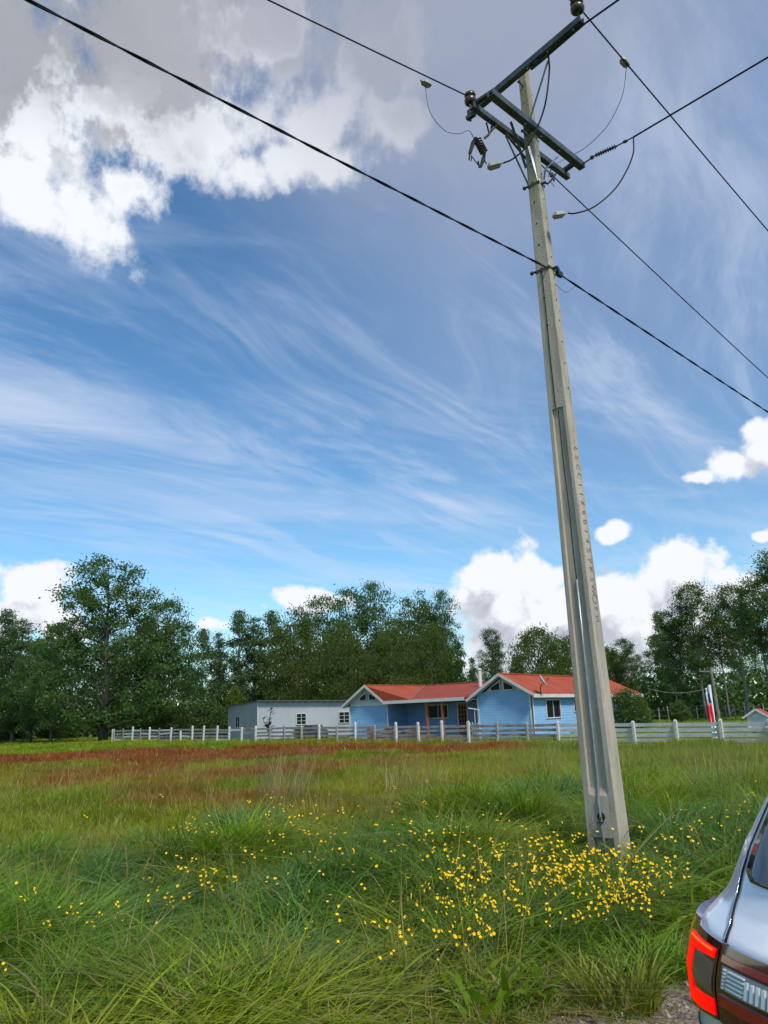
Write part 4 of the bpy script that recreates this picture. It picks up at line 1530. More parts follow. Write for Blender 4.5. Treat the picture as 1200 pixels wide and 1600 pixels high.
def gable(s0, s1_, label_m):
    mid = (s0 + s1_) / 2
    w = wall('wall', s0, 0, s1_, 0, -.1, ZE - .12, label_m)
    # triangular upper part in pale boards
    mb = MB(); mb.slab([hp(s0, -.0, ZE - .118), hp(mid, -.0, ZR - .1), hp(s1_, -.0, ZE - .118)], .1, a1 * -1)
    mb.build('gable_boards', M_SOFF, house)
    return mid


w0 = wall('wall', S2, 0, S1, 0, -.1, ZE + .25, M_BLUE)
mid2 = (S1 + S2) / 2
mb = MB(); mb.slab([hp(S2, 0.0, ZE + .252), hp(S2, 0, ZE + .02), hp(mid2, 0, ZR - .10), hp(S1, 0, ZE + .02), hp(S1, 0, ZE + .252)][0:0] or [hp(S2 - .5, -.0, ZE + .252), hp(mid2, -.0, ZR - .12), hp(S1 + .5, -.0, ZE + .252)], .1, -a1)
mb.build('gable_boards', M_SOFF, house)
w1 = wall('wall', S4, 0, S3, 0, -.1, ZE - .20, M_BLUE)
mid1 = (S3 + S4) / 2
mb = MB(); mb.slab([hp(S4, 0, ZE - .198), hp(S4, 0, ZE), hp(mid1, 0, ZR - .12), hp(S3, 0, ZE), hp(S3, 0, ZE - .198)], .1, -a1)
mb.build('gable_boards', M_SOFF, house)
LEN = 15.0
wall('wall', S1 - .06, 0.07, S1 - .06, LEN, -.1, ZE - .06, M_BLUE)                    # right side
wall('wall', S4 + .06, 0.07, S4 + .06, 8.5, -.1, ZE - .06, M_BLUE)
wall('wall', S3 - .06, 0.07, S3 - .06, 1.9, -.1, ZE - .06, M_BLUE_SHADE)
wall('wall', S2 + .06, 0.07, S2 + .06, 1.9, -.1, ZE - .06, M_BLUE_SHADE)
wall('wall', S3, 1.96, S2, 1.96, -.1, ZE - .06, M_BLUE_SHADE)                             # porch back wall
wall('wall', S4, 8.5, S2, 8.5, -.1, ZE - .06, M_BLUE)
wall('wall', S2, LEN, S1, LEN, -.1, ZE - .3, M_BLUE)
# corner boards
for (s, t_, h) in ((S1, 0, ZE), (S2, 0, ZE - .05), (S3, 0, ZE - .2), (S4, 0, ZE - .2)):
    mb = MB(); mb.obox(hp(s, t_ - .075, h / 2), a2, a1, (0, 0, 1), .10, .03, h); mb.build('corner_board', M_WHITE, house)
mb = MB(); mb.obox(hp(S1 - .135, .03, ZE / 2), a1, a2, (0, 0, 1), .10, .03, ZE - .1); mb.build('corner_board', M_WHITE, house)
mb = MB(); mb.obox(hp((S3 + S4) / 2, -.075, ZE - .2), a2, a1, (0, 0, 1), S4 - S3 - .12, .03, .10); mb.build('trim_board', M_WHITE, house)
# roof planes: ridges run back from each gable; a cross roof covers the porch
OV = .45; ov = .42


def roof(poly, m, name='roof_slope', th=.05):
    mb = MB()
    P_ = [Vector(p) for p in poly]
    n = (P_[1] - P_[0]).cross(P_[2] - P_[0]).normalized()
    if n.z < 0: P_ = P_[::-1]; n = -n
    mb.slab(P_, th, (0, 0, 1))
    return mb.build(name, m, house)


slope = (ZR - ZE) / (1.81)
ze = ZE - .02
zr1 = 3.50
R1 = hp(mid1, -ov, zr1); R2 = hp(mid1, 6.4, zr1)
E1L = hp(S4 + OV, -ov, ze - .20); E1LB = hp(S4 + OV, 8.8, ze - .20)
Ecor = hp(S3 + .1, -ov, ze + .02); Vv = hp(8.55, -ov, ze + .03); Eend = hp(S2 + .72, -ov, ze + .04)
zr2 = 3.66
G1 = hp(mid2, -ov, zr2); G2 = hp(mid2, 14.2, zr2 - .1)
X2 = hp(mid2 + .6, 6.4, zr1 - 0.02)
roof([R1, R2, E1LB, E1L], M_ROOFA)
roof([R1, Ecor, Vv, R2], M_ROOFA)
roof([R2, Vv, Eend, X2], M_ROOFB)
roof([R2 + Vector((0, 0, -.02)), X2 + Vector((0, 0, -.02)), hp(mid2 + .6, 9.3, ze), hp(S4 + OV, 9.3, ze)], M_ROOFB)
mb = MB(); mb.tube([R2 + Vector((0, 0, .03)), Vv + Vector((0, 0, .03))], .03, 6); mb.build('valley_flashing', M_ROOFG, house)
E2L = hp(S2 + .62, -ov, ze - .16); E2R = hp(S1 - OV, -ov, ze + .02); E2RB = hp(S1 - OV, LEN + .35, 2.30)
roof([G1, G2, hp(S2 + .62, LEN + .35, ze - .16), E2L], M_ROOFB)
roof([G1, E2R, E2RB, G2], M_ROOFA)
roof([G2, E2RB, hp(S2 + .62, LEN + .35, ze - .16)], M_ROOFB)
mb = MB(); mb.tube([G1 + Vector((0, 0, .03)), G2 + Vector((0, 0, .03))], .05, 6); mb.build('ridge_cap', M_ROOFA, house)
mb = MB(); mb.tube([R1 + Vector((0, 0, .03)), R2 + Vector((0, 0, .03))], .05, 6); mb.build('ridge_cap', M_ROOFA, house)
mb = MB(); mb.tube([R2 + Vector((0, 0, .03)), X2 + Vector((0, 0, .03))], .05, 6); mb.build('ridge_cap', M_ROOFB, house)


def board(a, b, w=.14, th=.03, name='fascia_board', dz=-.03, side=None, m=None):
    mb = MB(); mb.bar(Vector(a) + Vector((0, 0, dz)), Vector(b) + Vector((0, 0, dz)), th, w, side=side); return mb.build(name, m or M_WHITE, house)


fo = -a1 * .02
for a, b in ((R1, E1L), (R1, Ecor), (G1, E2L), (G1, E2R)):
    board(a + fo, b + fo, .15, .03, side=-a1)
board(Ecor + fo * 2, Eend + fo * 2, .20, .03, 'gutter_board', -.09, side=-a1)
board(E2R + a2 * .02, E2RB + a2 * .02, .20, .03, 'gutter_board', -.09, side=a2)
# soffits under the gable overhangs
for (g, l, r_) in ((R1, E1L, Ecor), (G1, E2L, E2R)):
    for e_ in (l, r_):
        dn = Vector((0, 0, -.10))
        roof([g + dn + a1 * .02, e_ + dn + a1 * .02, e_ + a1 * (ov - .08) + dn, g + a1 * (ov - .08) + dn], M_SOFF, 'soffit', .02)
# porch ceiling
roof([hp(S3 - .02, -.3, ze - .1), hp(S2 + .02, -.3, ze - .1), hp(S2 + .02, 1.88, ze - .1), hp(S3 - .02, 1.88, ze - .1)], M_SOFF, 'porch_ceiling', .03)
roof([hp(S3 - .02, -.2, .1), hp(S2 + .02, -.2, .1), hp(S2 + .02, 1.88, .1), hp(S3 - .02, 1.88, .1)], M_FD, 'porch_floor', .1)


def s_of(px, t_=0.0, z=1.2):
    """metres along the front (to the left) of the point t_ metres back that stands in a picture column"""
    lo, hi = -3.0, 18.0
    for _ in range(40):
        m_ = (lo + hi) / 2
        p = hp(m_, t_, z); d = p - Vector((0, 0, EYE)); X = 600 + F * d.dot(RT) / d.dot(fwd)
        if X > px: lo = m_
        else: hi = m_
    return lo


def t_of(px, s=0.0, z=1.2):
    lo, hi = 0.0, 16.0
    for _ in range(40):
        m_ = (lo + hi) / 2
        p = hp(s, m_, z); d = p - Vector((0, 0, EYE)); X = 600 + F * d.dot(RT) / d.dot(fwd)
        if X < px: lo = m_
        else: hi = m_
    return lo


for px in (668, 692):
    s = s_of(px, -.15)
    mb = MB(); mb.obox(hp(s, -.15, 1.15), a2, a1, (0, 0, 1), .14, .14, 2.3); mb.build('porch_post', M_PORCHPOST, house)


def window(c, dx, dn, w, h, m_frame=M_WHITE, cols=2, rows=1, parent=None, curtain=True, fw=.06):
    """frame standing proud of the wall, dark pane set back, mullions"""
    par = parent or house
    dz = Vector((0, 0, 1))
    mb = MB()
    for (i, k, ww, hh) in ((0, 1, w + fw, fw), (0, -1, w + fw, fw), (1, 0, fw, h - fw), (-1, 0, fw, h - fw)):
        mb.obox(c + dx * (i * w / 2) + dz * (k * h / 2) + dn * .03, dx, dn, dz, ww, .06, hh)
    for k in range(1, cols):
        mb.obox(c + dx * (w * (k / cols - .5)) + dn * .025, dx, dn, dz, .035, .04, h - fw)
    for k in range(1, rows):
        mb.obox(c + dz * (h * (k / rows - .5)) + dn * .022, dx, dn, dz, w - fw, .03, .025)
    f = mb.build('window', m_frame, par)
    mb = MB(); mb.obox(c + dn * .004, dx, dn, dz, w - fw - .002, .01, h - fw - .002); mb.build('pane', M_GLASS, f)
    if curtain:
        mb = MB()
        for sgn in (-1, 1): mb.obox(c + dx * (sgn * w * .33) + dn * .011 - dz * h * .05, dx, dn, dz, w * .22, .004, h * .75)
        mb.build('curtain', M_CURT, f)
    return f


# porch window and door
s = (s_of(672, 1.9) + s_of(700, 1.9)) / 2
window(hp(s, 1.88, 1.62), a2, -a1, 1.62, .85, M_WHITE, 2, 1, None, False)
s = (s_of(718, 1.9) + s_of(730, 1.9)) / 2
dr = MB(); dr.obox(hp(s, 1.87, 1.05), a2, a1, (0, 0, 1), .70, .05, 1.95); dr = dr.build('door', M_DOOR, house)
for i in range(3):
    for j in range(5):
        mb = MB(); mb.obox(hp(s + (i - 1) * .19, 1.84, .72 + j * .27), a2, a1, (0, 0, 1), .14, .012, .21); mb.build('door_pane', M_GLASS, dr)
mb = MB(); mb.lathe([(.02, 0), (.03, .05)], hp(s + .28, 1.84, 1.0), -a1, 8); mb.build('handle', M_STEEL_L, dr)
mb = MB()
for sgn in (-1, 1): mb.obox(hp(s + sgn * .385, 1.87, 1.06), a2, a1, (0, 0, 1), .07, .07, 2.02)
mb.obox(hp(s, 1.87, 2.10), a2, a1, (0, 0, 1), .84, .072, .06); mb.build('door_frame', M_WHITE, house)
# side wall windows
ts = (t_of(851) + t_of(873)) / 2
window(hp(S1 - .12, ts, 1.55), a1, a2, t_of(873) - t_of(851), 1.05, M_WHITE, 2, 1, None, False)
ts2 = t_of(900)
window(hp(S1 - .12, ts2, 1.68), a1, a2, 1.0, .75, M_WHITE, 1, 1, None, False)
# slanted attic windows, two in each gable


def attic(s0, s1_, zb, zl, zh, towards):
    # s0 = outer edge (low), s1_ = inner edge (high)
    P4 = [hp(s0, -.115, zb), hp(s1_, -.115, zb), hp(s1_, -.115, zh), hp(s0, -.115, zl)]
    n = -a1
    mb = MB(); mb.slab(P4 if (P4[1] - P4[0]).cross(P4[2] - P4[1]).dot(n) > 0 else P4[::-1], .03, n); w = mb.build('attic_window', M_GLASS, house)
    mb = MB()
    for i in range(4): mb.bar(P4[i], P4[(i + 1) % 4], .05, .05, side=n, ext=.02)
    mb.build('frame', M_WHITE, w)


gap = .12
attic(mid2 + .80, mid2 + gap, 2.72, 2.92, 3.25, 1)
attic(mid2 - .80, mid2 - gap, 2.72, 2.92, 3.25, -1)
attic(mid1 + .72, mid1 + gap, 2.52, 2.72, 3.03, 1)
attic(mid1 - .72, mid1 - gap, 2.52, 2.72, 3.03, -1)
# chimney pipe
cp_ = hp(s_of(750, 4.2, 3.5), 4.2, 0)
mb = MB(); mb.lathe([(.13, 3.0), (.13, 4.22), (.17, 4.22), (.17, 4.30), (.05, 4.36)], cp_, (0, 0, 1), 14); mb.build('chimney', M_WHITE, house)

# satellite dish on the eave (bolted on but a thing of its own)
dish = empty('satellite_dish', hp(S1 - .35, 1.0, 2.5), 'small grey satellite dish standing on the right-hand roof edge of the blue house', 'satellite dish')
db = hp(s_of(845, 0.35, 2.5), .35, 2.42); M_DISH = mat('dish_grey', (0.42, 0.43, 0.45), 0.5)
mb = MB(); mb.tube([db + Vector((0, 0, 0.0)), db + Vector((0, 0, .35)), db + Vector((.08, -.1, .55))], .03, 8); mb.build('mast', M_RUST, dish)
dc = db + Vector((.06, -.16, .72)); dn_ = Vector((.85, -.25, .45)).normalized()
prof = [(r_, .12 * (r_ / .34) ** 2) for r_ in (.001, .1, .2, .28, .34)]
mb = MB().lathe(prof + [(.345, .115), (.28, .06), (.1, -.01)], dc, dn_, 18); mb.build('dish', M_DISH, dish, True)
mb = MB().tube([dc + Vector((0, 0, -.32)), dc + dn_ * .4 + Vector((0, 0, -.1))], .012, 6); mb.lathe([(.04, -.05), (.04, .05)], dc + dn_ * .42 + Vector((0, 0, -.08)), dn_, 8); mb.build('feed_arm', M_RUST, dish)

# ------------------------------------------------------------------ the long grey shed left of the house
K0 = Vector((atY(403, 1120, 61).x, 61, 0)); K1 = Vector((atY(562, 1120, 60.5).x, 60.5, 0)); KL = Vector((atY(357, 1120, 67).x, 67, 0))
shed = empty('long_shed', K0, 'long low grey-white shed with three barred windows, left of the blue house', 'shed')
sx = (K1 - K0).normalized(); sn = Vector((sx.y, -sx.x, 0)); lx = (K0 - KL).normalized(); ln = Vector((-abs(lx.y), -abs(lx.x), 0))
zt0 = 2.86; zt1 = 2.62; ztl = 2.63
KB = K1 + (KL - K0)
mb = MB(); mb.slab([K0 + Vector((0, 0, -.1)), K1 + Vector((0, 0, -.1)), K1 + Vector((0, 0, zt1)), K0 + Vector((0, 0, zt0))], .1, sn); mb.build('wall', M_SHED, shed)
mb = MB(); mb.slab([KL + Vector((0, 0, -.1)), K0 + Vector((0, 0, -.1)) - lx * .002, K0 + Vector((0, 0, zt0)) - lx * .002, KL + Vector((0, 0, ztl))], .1, ln); mb.build('wall', M_SHED, shed)
mb = MB(); mb.slab([KL + Vector((0, 0, -.1)), KB + Vector((0, 0, -.1)), KB + Vector((0, 0, 2.4)), KL + Vector((0, 0, 2.4))], .1, -sn); mb.build('wall', M_SHED, shed)
mb = MB(); up_ = Vector((0, 0, .05))
rf = [K0 + Vector((0, 0, zt0)) + up_ + sn * .3 - lx * 0.0, K1 + Vector((0, 0, zt1)) + up_ + sn * .3, KB + Vector((0, 0, 2.45)) + up_, KL + Vector((0, 0, ztl)) + up_ - sx * .25]
mb.slab(rf, .05, (0, 0, 1)); mb.build('roof', M_ROOFG, shed)
for k in range(16):
    q = K0 + (K1 - K0) * ((k + .5) / 16) + Vector((0, 0, zt0 + (zt1 - zt0) * (k + .5) / 16 - .05)) + sn * .14
    mb = MB(); mb.obox(q, sx, sn, (0, 0, 1), .10, .26, .09); mb.build('rafter_end', M_RUST, shed)
mb = MB(); mb.obox(K0 + Vector((0, 0, zt0 / 2)) + sn * .02, sx, sn, (0, 0, 1), .07, .05, zt0 - .1); mb.build('corner_board', M_WHITE, shed)


def pcol(px, A, B, z=1.3):
    lo, hi = 0.0, 1.0
    for _ in range(40):
        m_ = (lo + hi) / 2; p = A + (B - A) * m_ + Vector((0, 0, z)); d = p - Vector((0, 0, EYE)); X = 600 + F * d.dot(RT) / d.dot(fwd)
        if X < px: lo = m_
        else: hi = m_
    return A + (B - A) * lo


for (pa, pb, zc, h) in ((463.5, 478.5, 1.42, .80), (530, 546, 1.42, .82)):
    p = pcol((pa + pb) / 2, K0, K1); wd = (pcol(pb, K0, K1) - pcol(pa, K0, K1)).length
    window(p + Vector((0, 0, zc)) + sn * .002, sx, sn, wd, h, M_WHITE, 2, 3, shed, False, .05)
p = pcol(372, KL, K0); window(p + Vector((0, 0, 1.35)) + ln * .002, lx, ln, 1.0, .85, M_WHITE, 2, 2, shed, False, .05)

# ------------------------------------------------------------------ small white hut with a red roof, right edge
hut_p = atY(1186, 1120, 40); hut_p.z = 0
hut = empty('small_hut', hut_p, 'tiny white hut with a red gable roof behind the fence on the right', 'hut')
M_HUT = mat('hut_white', rough=0.7, fn=weathered((0.60, 0.64, 0.66), (0.68, 0.71, 0.72), 3))
hx = Vector((.82, -.57, 0)).normalized(); hy = Vector((-hx.y, hx.x, 0))
hz0, hz1, hz2 = .16, .86, 1.16; hw, hl = .48, 1.1
mb = MB(); c = hut_p
mb.obox(c + Vector((0, 0, (hz0 + hz1) / 2)) + hy * hl * .5 * 0, hx, hy, (0, 0, 1), hw * 2, hl, hz1 - hz0); mb.build('wall', M_HUT, hut)
for sg in (-1, 1):
    mb = MB(); mb.slab([c + hx * -hw + hy * sg * hl * .5 + Vector((0, 0, hz1 + .001)), c + hx * hw + hy * sg * hl * .5 + Vector((0, 0, hz1 + .001)), c + hy * sg * hl * .5 + Vector((0, 0, hz2))], .04, hy * sg); mb.build('gable_boards', M_HUT, hut)
    mb = MB(); o = .16
    q = [c + hx * sg * (hw + o) + hy * -(hl * .5 + o) + Vector((0, 0, hz1 - .06)), c + hx * sg * (hw + o) + hy * (hl * .5 + o) + Vector((0, 0, hz1 - .06)), c + hy * (hl * .5 + o) + Vector((0, 0, hz2 + .05)), c - hy * (hl * .5 + o) + Vector((0, 0, hz2 + .05))]
    mb.slab(q, .04, (0, 0, 1)); mb.build('roof_slope', M_ROOFA, hut)
    mb = MB(); mb.bar(c + hx * sg * (hw + o) - hy * (hl * .5 + o + .02) + Vector((0, 0, hz1 - .09)), c - hy * (hl * .5 + o + .02) + Vector((0, 0, hz2 + .02)), .03, .09, side=-hy); mb.build('barge_board', M_WHITE, hut)
mb = MB(); mb.obox(c - hy * (hl * .5 + .012) + Vector((0, 0, .50)), hx, hy, (0, 0, 1), .5, .02, .58); mb.build('door', M_WHITE, hut)
for sg in (-1, 1):
    for s2 in (-1, 1):
        mb = MB(); mb.obox(c + hx * sg * (hw - .07) + hy * s2 * (hl * .5 - .07) + Vector((0, 0, hz0 / 2 - .03)), hx, hy, (0, 0, 1), .1, .1, hz0 + .05); mb.build('leg', M_FG, hut)

# ------------------------------------------------------------------ flags and poles by the fence
M_FRED = mat('flag_red', (0.62, 0.02, 0.035), 0.7); M_FBLU = mat('flag_blue', (0.02, 0.06, 0.25), 0.7); M_FWHI = mat('flag_white', (0.78, 0.78, 0.78), 0.7)
Yf = 31.0
fb = atY(1117, 1168, Yf); ft = atY(1103.5, 1078, Yf)
fp = empty('flag_pole', Vector((fb.x, Yf, 0)), 'slim white flag pole with a limp red, white and blue flag hanging on it', 'flag pole')
mb = MB(); mb.tube([Vector((fb.x, Yf, -.1)), ft], [.03, .022], 8); mb.lathe([(.03, 0), (.04, .03), (.01, .07)], ft, (0, 0, 1), 8); mb.build('pole', M_FWHI, fp)
fd = (ft - Vector((fb.x, Yf, 0))).normalized()


def flag_strip(name, z0, z1, wtop, wbot, o0, m):
    """cloth hanging limp beside the pole in soft folds"""
    V = []; n = 10
    for i in range(n):
        t_ = i / (n - 1); z_ = z0 + (z1 - z0) * t_; w_ = wtop + (wbot - wtop) * t_
        c_ = Vector((fb.x, Yf, 0)) + fd * (z_ / fd.z)
        for j in range(8):
            u = j / 7
            V.append(c_ + Vector((o0 + w_ * u, -.03 - .04 * math.sin(u * 9 + t_ * 2 + o0 * 20), .03 * math.sin(u * 5))))
    fs = [(i * 8 + j, i * 8 + j + 1, i * 8 + j + 9, i * 8 + j + 8) for i in range(n - 1) for j in range(7)]
    mb = MB(); mb.add(V, fs); o = mb.build(name, m, fp, True)
    so_ = o.modifiers.new('thick', 'SOLIDIFY'); so_.thickness = .008
    return o


zt_ = ft.z
flag_strip('flag_blue_canton', zt_ - .10, zt_ - .52, .04, .12, .03, M_FBLU)
flag_strip('flag_white_band', zt_ - .12, zt_ - .62, .03, .06, -.05, M_FWHI)
flag_strip('flag_red_band', zt_ - .50, zt_ - 1.30, .17, .20, -.07, M_FRED)
wb = atY(1120.5, 1168, Yf + .5); wt = atY(1108, 1070, Yf + .5)
o = MB().tube([Vector((wb.x, Yf + .5, -.1)), wt], [.062, .056], 10).build('white_post', M_FWHI, None, origin=(wb.x, Yf + .5, 0))
tag(o, 'thick white tube post standing just right of the flag pole', 'post')
# distant wooden power pole with crossarm, and the thin lines from it
Yd = 62
db_ = atY(1125, 1135, Yd); dt = atY(1110, 1043, Yd)
dp = empty('distant_power_pole', Vector((db_.x, Yd, 0)), 'distant wooden power pole with a crossarm in front of the dark trees', 'power pole')
mb = MB(); mb.tube([Vector((db_.x, Yd, -.2)), dt], [.16, .11], 8); mb.build('shaft', M_FD, dp)
ca = atY(1092, 1049, Yd); cb_ = atY(1132, 1049, Yd)
mb = MB(); mb.bar(ca, cb_, .08, .09); mb.build('crossarm', M_FD, dp)
for k, px in enumerate((1094, 1101, 1122, 1130)):
    mb = MB(); mb.lathe([(.02, 0), (.05, .06), (.05, .14), (.02, .17)], atY(px, 1048, Yd), (0, 0, 1), 8); mb.build('insulator', M_FG, dp)
Yd2 = 66
b2_ = atY(1172, 1128, Yd2); t2_ = atY(1160, 1040, Yd2)
dp2 = empty('distant_power_pole', Vector((b2_.x, Yd2, 0)), 'distant wooden power pole further right, among the trees behind the hut', 'power pole')
mb = MB(); mb.tube([Vector((b2_.x, Yd2, -.2)), t2_], [.15, .10], 8); mb.build('shaft', M_FD, dp2)
mb = MB(); mb.bar(atY(1146, 1050, Yd2), atY(1176, 1048, Yd2), .08, .09); mb.build('crossarm', M_FD, dp2)
for i, (y1_, y2_, sg) in enumerate(((1049, 1050, .25), (1049, 1049, .4))):
    wire('distant_wire', sagline(atY(1094 + 30 * i, 1048, Yd), atY(1150 + 22 * i, 1049, Yd2), sg), .018, M_WIREG, 'thin distant wire between the two far wooden poles, ' + ('left-hand strand' if i == 0 else 'right-hand strand'), 'wire', 'distant wires')
wire('distant_wire', sagline(atY(1010, 1075, Yd), atY(1114, 1072, Yd), .45) + sagline(atY(1114, 1072, Yd), atY(1260, 1040, 45), .8)[1:], .022, M_WIREG, 'low sagging distant wire crossing in front of the dark trees on the right', 'wire', 'distant wires')

# ------------------------------------------------------------------ things behind the fence by the house
# firewood stack
wood = empty('firewood_stack', hp(8.6, -1.6, 0), 'low stack of split firewood logs in front of the porch behind the fence', 'firewood')
M_LOG = mat('firewood', rough=0.9, fn=weathered((0.16, 0.09, 0.05), (0.30, 0.19, 0.11), 6))
nlog = 0
for r_ in range(5):
    for k in range(26):
        s = 6.9 + k * .17 + (r_ % 2) * .08
        if r_ >= 3 + 1.8 * math.sin(k * .55): continue
        mb = MB(); c = hp(s, -1.6, .10 + r_ * .155)
        mb.lathe([(random.uniform(.062, .082), -.22), (random.uniform(.062, .082), .2 + random.uniform(0, .05))], c, a1, 7)
        mb.build('log', M_LOG, wood); nlog += 1
# garden chair / white metal frame by the door
gch = empty('garden_frame', hp(s_of(742, -1), -1.2, 0), 'tangled white metal garden frame standing by the porch corner', 'garden frame')
c0 = hp(s_of(742, -1), -1.0, 0)
mb = MB()
for k in range(5):
    x_ = (k - 2) * .16
    mb.tube([c0 + a2 * x_, c0 + a2 * (x_ * .6) + Vector((0, 0, .45)), c0 + a2 * (x_ * 1.3) + Vector((0, 0, .95))], .018, 6)
for z_ in (.2, .5, .8): mb.tube([c0 - a2 * .35 + Vector((0, 0, z_)), c0 + a2 * .35 + Vector((0, 0, z_ + .06))], .015, 6)
mb.build('frame', M_WHITE, gch)
mb = MB(); mb.tube([c0 + Vector((0, 0, .9)), c0 + Vector((0, 0, 1.75))], .02, 6)
mb.tube([c0 + Vector((0, 0, 1.75)) - a2 * .42, c0 + Vector((0, 0, 1.62)) + a2 * .35], .04, 6); mb.build('arm', M_WHITE, gch)
# dark covered cart / parked quad behind the fence near the left gable
cc = hp(15.4, -2.6, 0)
cart = empty('covered_cart', cc, 'dark covered cart parked behind the fence at the left gable', 'cart')
M_TARP = mat('dark_tarp', (0.035, 0.035, 0.038), 0.6)
mb = MB(); V = []
pr = [(-.85, .35), (-.8, .62), (-.45, .80), (-.25, 1.02), (.35, 1.05), (.6, .80), (.95, .68), (1.0, .35)]
for d_ in (-.5, .5):
    V += [cc + a2 * u + a1 * d_ + Vector((0, 0, z_)) for (u, z_) in pr]
n = len(pr); mb.add(V, [(i, (i + 1) % n, n + (i + 1) % n, n + i) for i in range(n)] + [tuple(range(n))[::-1], tuple(range(n, 2 * n))]); mb.build('cover', M_TARP, cart)
for u in (-.6, .7):
    for d_ in (-.42, .42):
        mb = MB(); mb.lathe([(.24, -.07), (.28, -.04), (.28, .04), (.24, .07)], cc + a2 * u + a1 * d_ + Vector((0, 0, .28)), a1, 14); mb.build('wheel', M_BLACK, cart)

# thin wire fence at the wood's edge on the right
bf = empty('back_fence', atY(1010, 1126, 70) * 1.0, 'low fence of thin grey stakes at the edge of the wood behind the house', 'fence')
bf.location.z = 0
prev = None
for k in range(17):
    px = 955 + k * 15
    p = atY(px, 1120, 70); p.z = 0
    mb = MB(); mb.bar(p + Vector((0, 0, -.1)), p + Vector((random.uniform(-.06, .06), 0, random.uniform(1.1, 1.35))), .07, .07); mb.build('stake', M_FG, bf)
    if prev is not None:
        for z_ in (.5, 1.0):
            mb = MB(); mb.bar(prev + Vector((0, 0, z_)), p + Vector((0, 0, z_)), .02, .03); mb.build('wire', M_WIREG, bf)
    prev = p


# ------------------------------------------------------------------ trees
def f_leaf(c1, c2, transl=0.5):
    def fn(t, b):
        at = t.n.new('ShaderNodeAttribute'); at.attribute_name = 'leaf'
        r_, _, _ = t.sep(at.outputs['Vector'])
        oi = t.n.new('ShaderNodeObjectInfo').outputs['Random']
        col = t.mix(r_, c1, c2)
        col = t.mix(t.math('MULTIPLY', oi, .35), col, t.mix(1.0, col, (1.35, 1.15, .8), 'MULTIPLY'))
        t.l.new(col, b.inputs['Base Color'])
        tr = t.n.new('ShaderNodeBsdfTranslucent'); t.l.new(t.mix(1.0, col, (1.3, 1.35, .6), 'MULTIPLY'), tr.inputs[0])
        mx = t.n.new('ShaderNodeMixShader'); mx.inputs[0].default_value = transl
        t.l.new(b.outputs[0], mx.inputs[1]); t.l.new(tr.outputs[0], mx.inputs[2])
        t.l.new(mx.outputs[0], t.n['Material Output'].inputs[0])
    return fn


ML_OAK = mat('leaf_dark_green', rough=0.45, fn=f_leaf((0.042, 0.09, 0.022), (0.088, 0.16, 0.04)), spec=0.4)
ML_POP = mat('leaf_poplar_green', rough=0.4, fn=f_leaf((0.05, 0.10, 0.036), (0.12, 0.19, 0.08)), spec=0.5)
ML_BIR = mat('leaf_birch_green', rough=0.5, fn=f_leaf((0.055, 0.095, 0.018), (0.11, 0.155, 0.032)), spec=0.3)
ML_EUC = mat('leaf_wood_green', rough=0.45, fn=f_leaf((0.045, 0.09, 0.022), (0.095, 0.155, 0.04)), spec=0.4)
ML_YEL = mat('leaf_yellow_green', rough=0.5, fn=f_leaf((0.07, 0.12, 0.02), (0.12, 0.17, 0.035)), spec=0.3)
M_BARK = mat('bark', rough=0.95, fn=weathered((0.045, 0.036, 0.028), (0.085, 0.07, 0.055), 6, (0.03, 0.026, 0.02), .5, 25, (1, 1, .3)))
M_BARKP = mat('pale_bark', rough=0.9, fn=weathered((0.13, 0.12, 0.10), (0.22, 0.20, 0.17), 6, (0.05, 0.045, 0.035), .4, 25, (1, 1, .4)))


